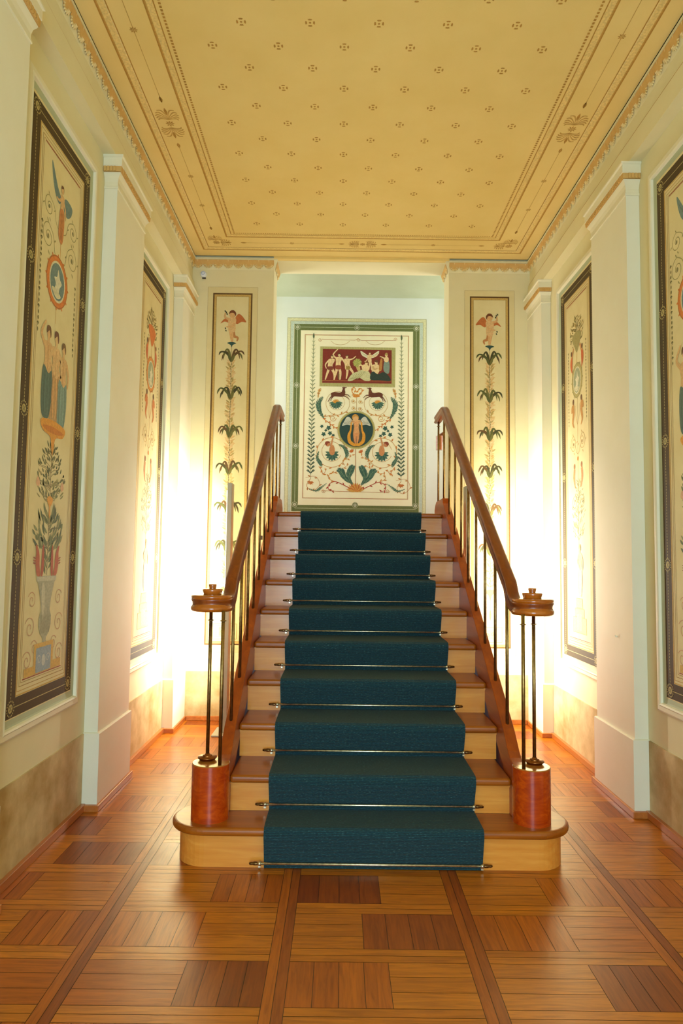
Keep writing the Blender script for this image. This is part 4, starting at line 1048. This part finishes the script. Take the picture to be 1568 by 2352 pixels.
# ------------------------------------------------------------ railings
RZ = lambda y: 1.602 + 0.635*(y-3.864) - 0.028       # rail centre line
def railing(s, label):
    t = empty('stair_railing', (hx(s, .6725), 4.2, ZT(4.2)), label, 'stair railing')
    hr = .6735
    path = []
    cx = hr+.068; cy = 3.175; zc = 1.129
    for i in range(0, 22): a = -pi*1.35 + (pi*1.35)*(i/21); path.append((hx(s, cx-.068*cos(a)), cy + .068*sin(a), zc))
    path = [(p[0], p[1], p[2]) for p in path]
    path += [(hx(s, hr), 3.20, zc+.003), (hx(s, hr), 3.235, zc+.016), (hx(s, hr), 3.27, zc+.040), (hx(s, hr), 3.31, RZ(3.31)), (hx(s, hr), 3.5, RZ(3.5)), (hx(s, hr), 4.4, RZ(4.4)), (hx(s, hr), 5.36, RZ(5.36)), (hx(s, hr), 5.41, RZ(5.41)-.012), (hx(s, hr), 5.47, RZ(5.41)-.008), (hx(s, hr), 5.80, RZ(5.41)-.008)]
    pr = [(-.020, -.033), (.020, -.033), (.029, -.026), (.029, -.018), (.023, -.006), (.024, .006), (.029, .014), (.028, .024), (.018, .031), (-.018, .031), (-.028, .024), (-.029, .014), (-.024, .006), (-.023, -.006), (-.029, -.018), (-.029, -.026)]
    b = MB(); b.smooth = True; b.sweep(path, pr); rail = b.build('handrail', M['rail'], t)
    es = rail.modifiers.new('edge', 'EDGE_SPLIT'); es.split_angle = radians(50)
    # turned scroll at the bottom end
    vc = (hx(s, cx), cy-.005, 0)
    b = MB(); b.smooth = True
    b.lathe([(0, 1.092), (.088, 1.092), (.0955, 1.097), (.098, 1.106), (.0965, 1.114), (.089, 1.120), (.0845, 1.130), (.086, 1.140), (.093, 1.149), (.097, 1.157), (.095, 1.164), (.088, 1.167), (.045, 1.168)], vc, 56, False)
    sc = b.build('scroll', M['scroll'], t)
    b = MB(); b.smooth = True
    b.lathe([(.040, 1.166), (.041, 1.172), (.0445, 1.182), (.0465, 1.189), (.044, 1.193), (.018, 1.194)], vc, 40, False); b.build('upper_tier', M['scroll'], sc)
    b = MB(); b.smooth = True
    b.lathe([(.0155, 1.193), (.0155, 1.198), (.0175, 1.206), (.0185, 1.214), (.016, 1.2155), (0, 1.2155)], vc, 28, False); b.build('button', M['scroll'], sc)
    # balusters
    def bal(x, y, z0, z1, ring=True):
        b = MB(); b.smooth = True; b.cyl((x, y, z0), (x, y, z1), .0082, 12); o = b.build('baluster', M['bronze'], t)
        if ring:
            b = MB(); b.smooth = True; zr = z1-.045; b.lathe([(.008, zr-.003), (.0145, zr-.0015), (.0145, zr+.0015), (.008, zr+.003)], (x, y, 0), 16, False); b.build('ring', M['bronze'], o)
    bx = hx(s, .745); bal(bx, 3.165, .42, 1.095)
    b = MB(); b.smooth = True; b.lathe([(.034, .420), (.036, .423), (.036, .426), (.0425, .429), (.0435, .432), (.042, .435), (.0205, .436), (.0215, .439), (.020, .442), (.012, .443), (.011, .448), (.008, .449)], (bx, 3.165, 0), 32, False); b.build('collar', M['collar'], t)
    bal(hx(s, .6745), 3.085, .42, 1.10)
    for k in range(8):
        y = 3.375 + .2525*k; bal(hx(s, .6735), y, ZT(y)-.01, RZ(y)-.03)
    bal(hx(s, .6735), 5.42, 1.82, RZ(5.41)-.035); bal(hx(s, .6735), 5.73, 1.82, RZ(5.41)-.035)
    return t
railing(-1, 'left stair railing with bronze balusters and wooden scroll end')
railing(1, 'right stair railing with bronze balusters and wooden scroll end')

# end of the upper flight's handrail behind the right railing
t = empty('handrail_end', (0.98, 6.15, 2.40), 'dark wooden handrail end seen behind the top of the right railing', 'handrail')
b = MB(); b.smooth = True
pr = [(-.025, -.03), (.025, -.03), (.032, 0), (.024, .03), (-.024, .03), (-.032, 0)]
b.sweep([(1.30, 6.17, 2.74), (1.10, 6.16, 2.60), (.97, 6.15, 2.505), (.915, 6.14, 2.462), (.895, 6.12, 2.44), (.892, 6.08, 2.43)], pr); b.build('handrail', M['rail'], t)
b = MB(); b.cyl((.885, 6.08, 2.33), (.885, 6.08, 2.46), .03, 20); b.build('scroll', M['scroll'], t)
b = MB(); b.cyl((.97, 6.15, TR(10)), (.97, 6.15, 2.49), .008, 10); b.build('baluster', M['bronze'], t)

# ------------------------------------------------------------ tall floor lamps behind the stairs
def floor_lamp(s, x0, x1, bx0, bx1, label):
    ya, yb = 5.25, 5.36
    t = empty('floor_lamp', ((x0+x1)/2, 5.3, 0), label, 'floor lamp')
    b = MB(); b.box(x0, x1, ya, yb, .012, 1.918); b.build('post', M['grey'], t, bevel=.002)
    b = MB(); b.box(bx0, bx1, 5.17, 5.44, 0, .012); b.build('base_plate', M['grey'], t, bevel=.003)
    xo = x0 if s < 0 else x1
    b = MB(); b.box(xo+s*.0005, xo+s*.006, ya+.012, yb-.012, .48, 1.86); b.build('diffuser', M['tube'], t)
    l = area('lamp_light', (xo+s*.012, (ya+yb)/2, 1.17), (s, 0.0, 0.0), .08, 1.36, LAMP_W, LAMP_C)
    l.parent = t; l.location -= t.location
floor_lamp(-1, -.879, -.844, -.945, -.77, 'tall grey slab floor lamp left of the stairs in front of the left cherub panel')
floor_lamp(1, .972, 1.007, .90, 1.075, 'tall grey slab floor lamp right of the stairs in front of the right cherub panel')

# unseen pendant behind the viewer, added as warm fill light
t = empty('added_fill_lamp', (.15, -.6, 3.3), 'added warm fill lamp, an unseen globe hanging behind the viewer', 'lamp')
b = MB(); b.smooth = True; b.lathe([(.0, 3.15)]+[(.15*sin(pi*i/12), 3.30-.15*cos(pi*i/12)) for i in range(1, 12)]+[(0, 3.45)], (.15, -.6, 0), 24, False); b.build('fill_globe', M['fill_globe'], t)
b = MB(); b.cyl((.15, -.6, 3.45), (.15, -.6, 3.92), .006, 8); b.build('cord', M['bronze'], t)
pl = bpy.data.lights.new('added_fill_light', 'POINT'); pl.energy = FILL_LAMP_W; pl.color = FILL_LAMP_C; pl.shadow_soft_size = .16
po = bpy.data.objects.new('added_fill_light', pl); COL.objects.link(po); po.location = (.15, -.6, 3.0)

# ------------------------------------------------------------ small fixtures
t = empty('motion_detector', (-1.203, YF, 3.766), 'small round white detector high on the far wall in the left corner', 'detector')
b = MB(); b.smooth = True; b.lathe([(.0, -.034), (.016, -.034), (.022, -.030), (.026, -.018), (.026, 0)], (-1.203, YF, 3.766), 28, False, 'Y'); b.build('housing', M['white'], t)
b = MB(); b.smooth = True; b.lathe([(.012, -.0345), (.012, -.037), (.0145, -.037), (.0145, -.0345)], (-1.203, YF, 3.766), 28, False, 'Y'); b.build('lens_ring', M['blue'], t)
b = MB(); b.box(-1.214, -1.184, YF-.010, YF, 3.729, 3.739); b.build('bracket', M['dark'], t)
o = MB(); o.box(-.664, -.642, YF-.008, YF, 1.490, 1.525); o = o.build('wall_plate', M['dark']); tag(o, 'tiny brown plate on the far wall seen between the left balusters', 'wall plate')
b = MB(); b.cyl((hx(1, HW), 3.90, .92), (hx(1, HW)-.012, 3.90, .92), .004, 10); b.cyl((hx(1, HW)-.012, 3.90, .92), (hx(1, HW)-.012, 3.90, .928), .004, 10)
o = b.build('wall_hook', M['pilaster']); tag(o, 'tiny metal hook low on the right near pilaster', 'hook')
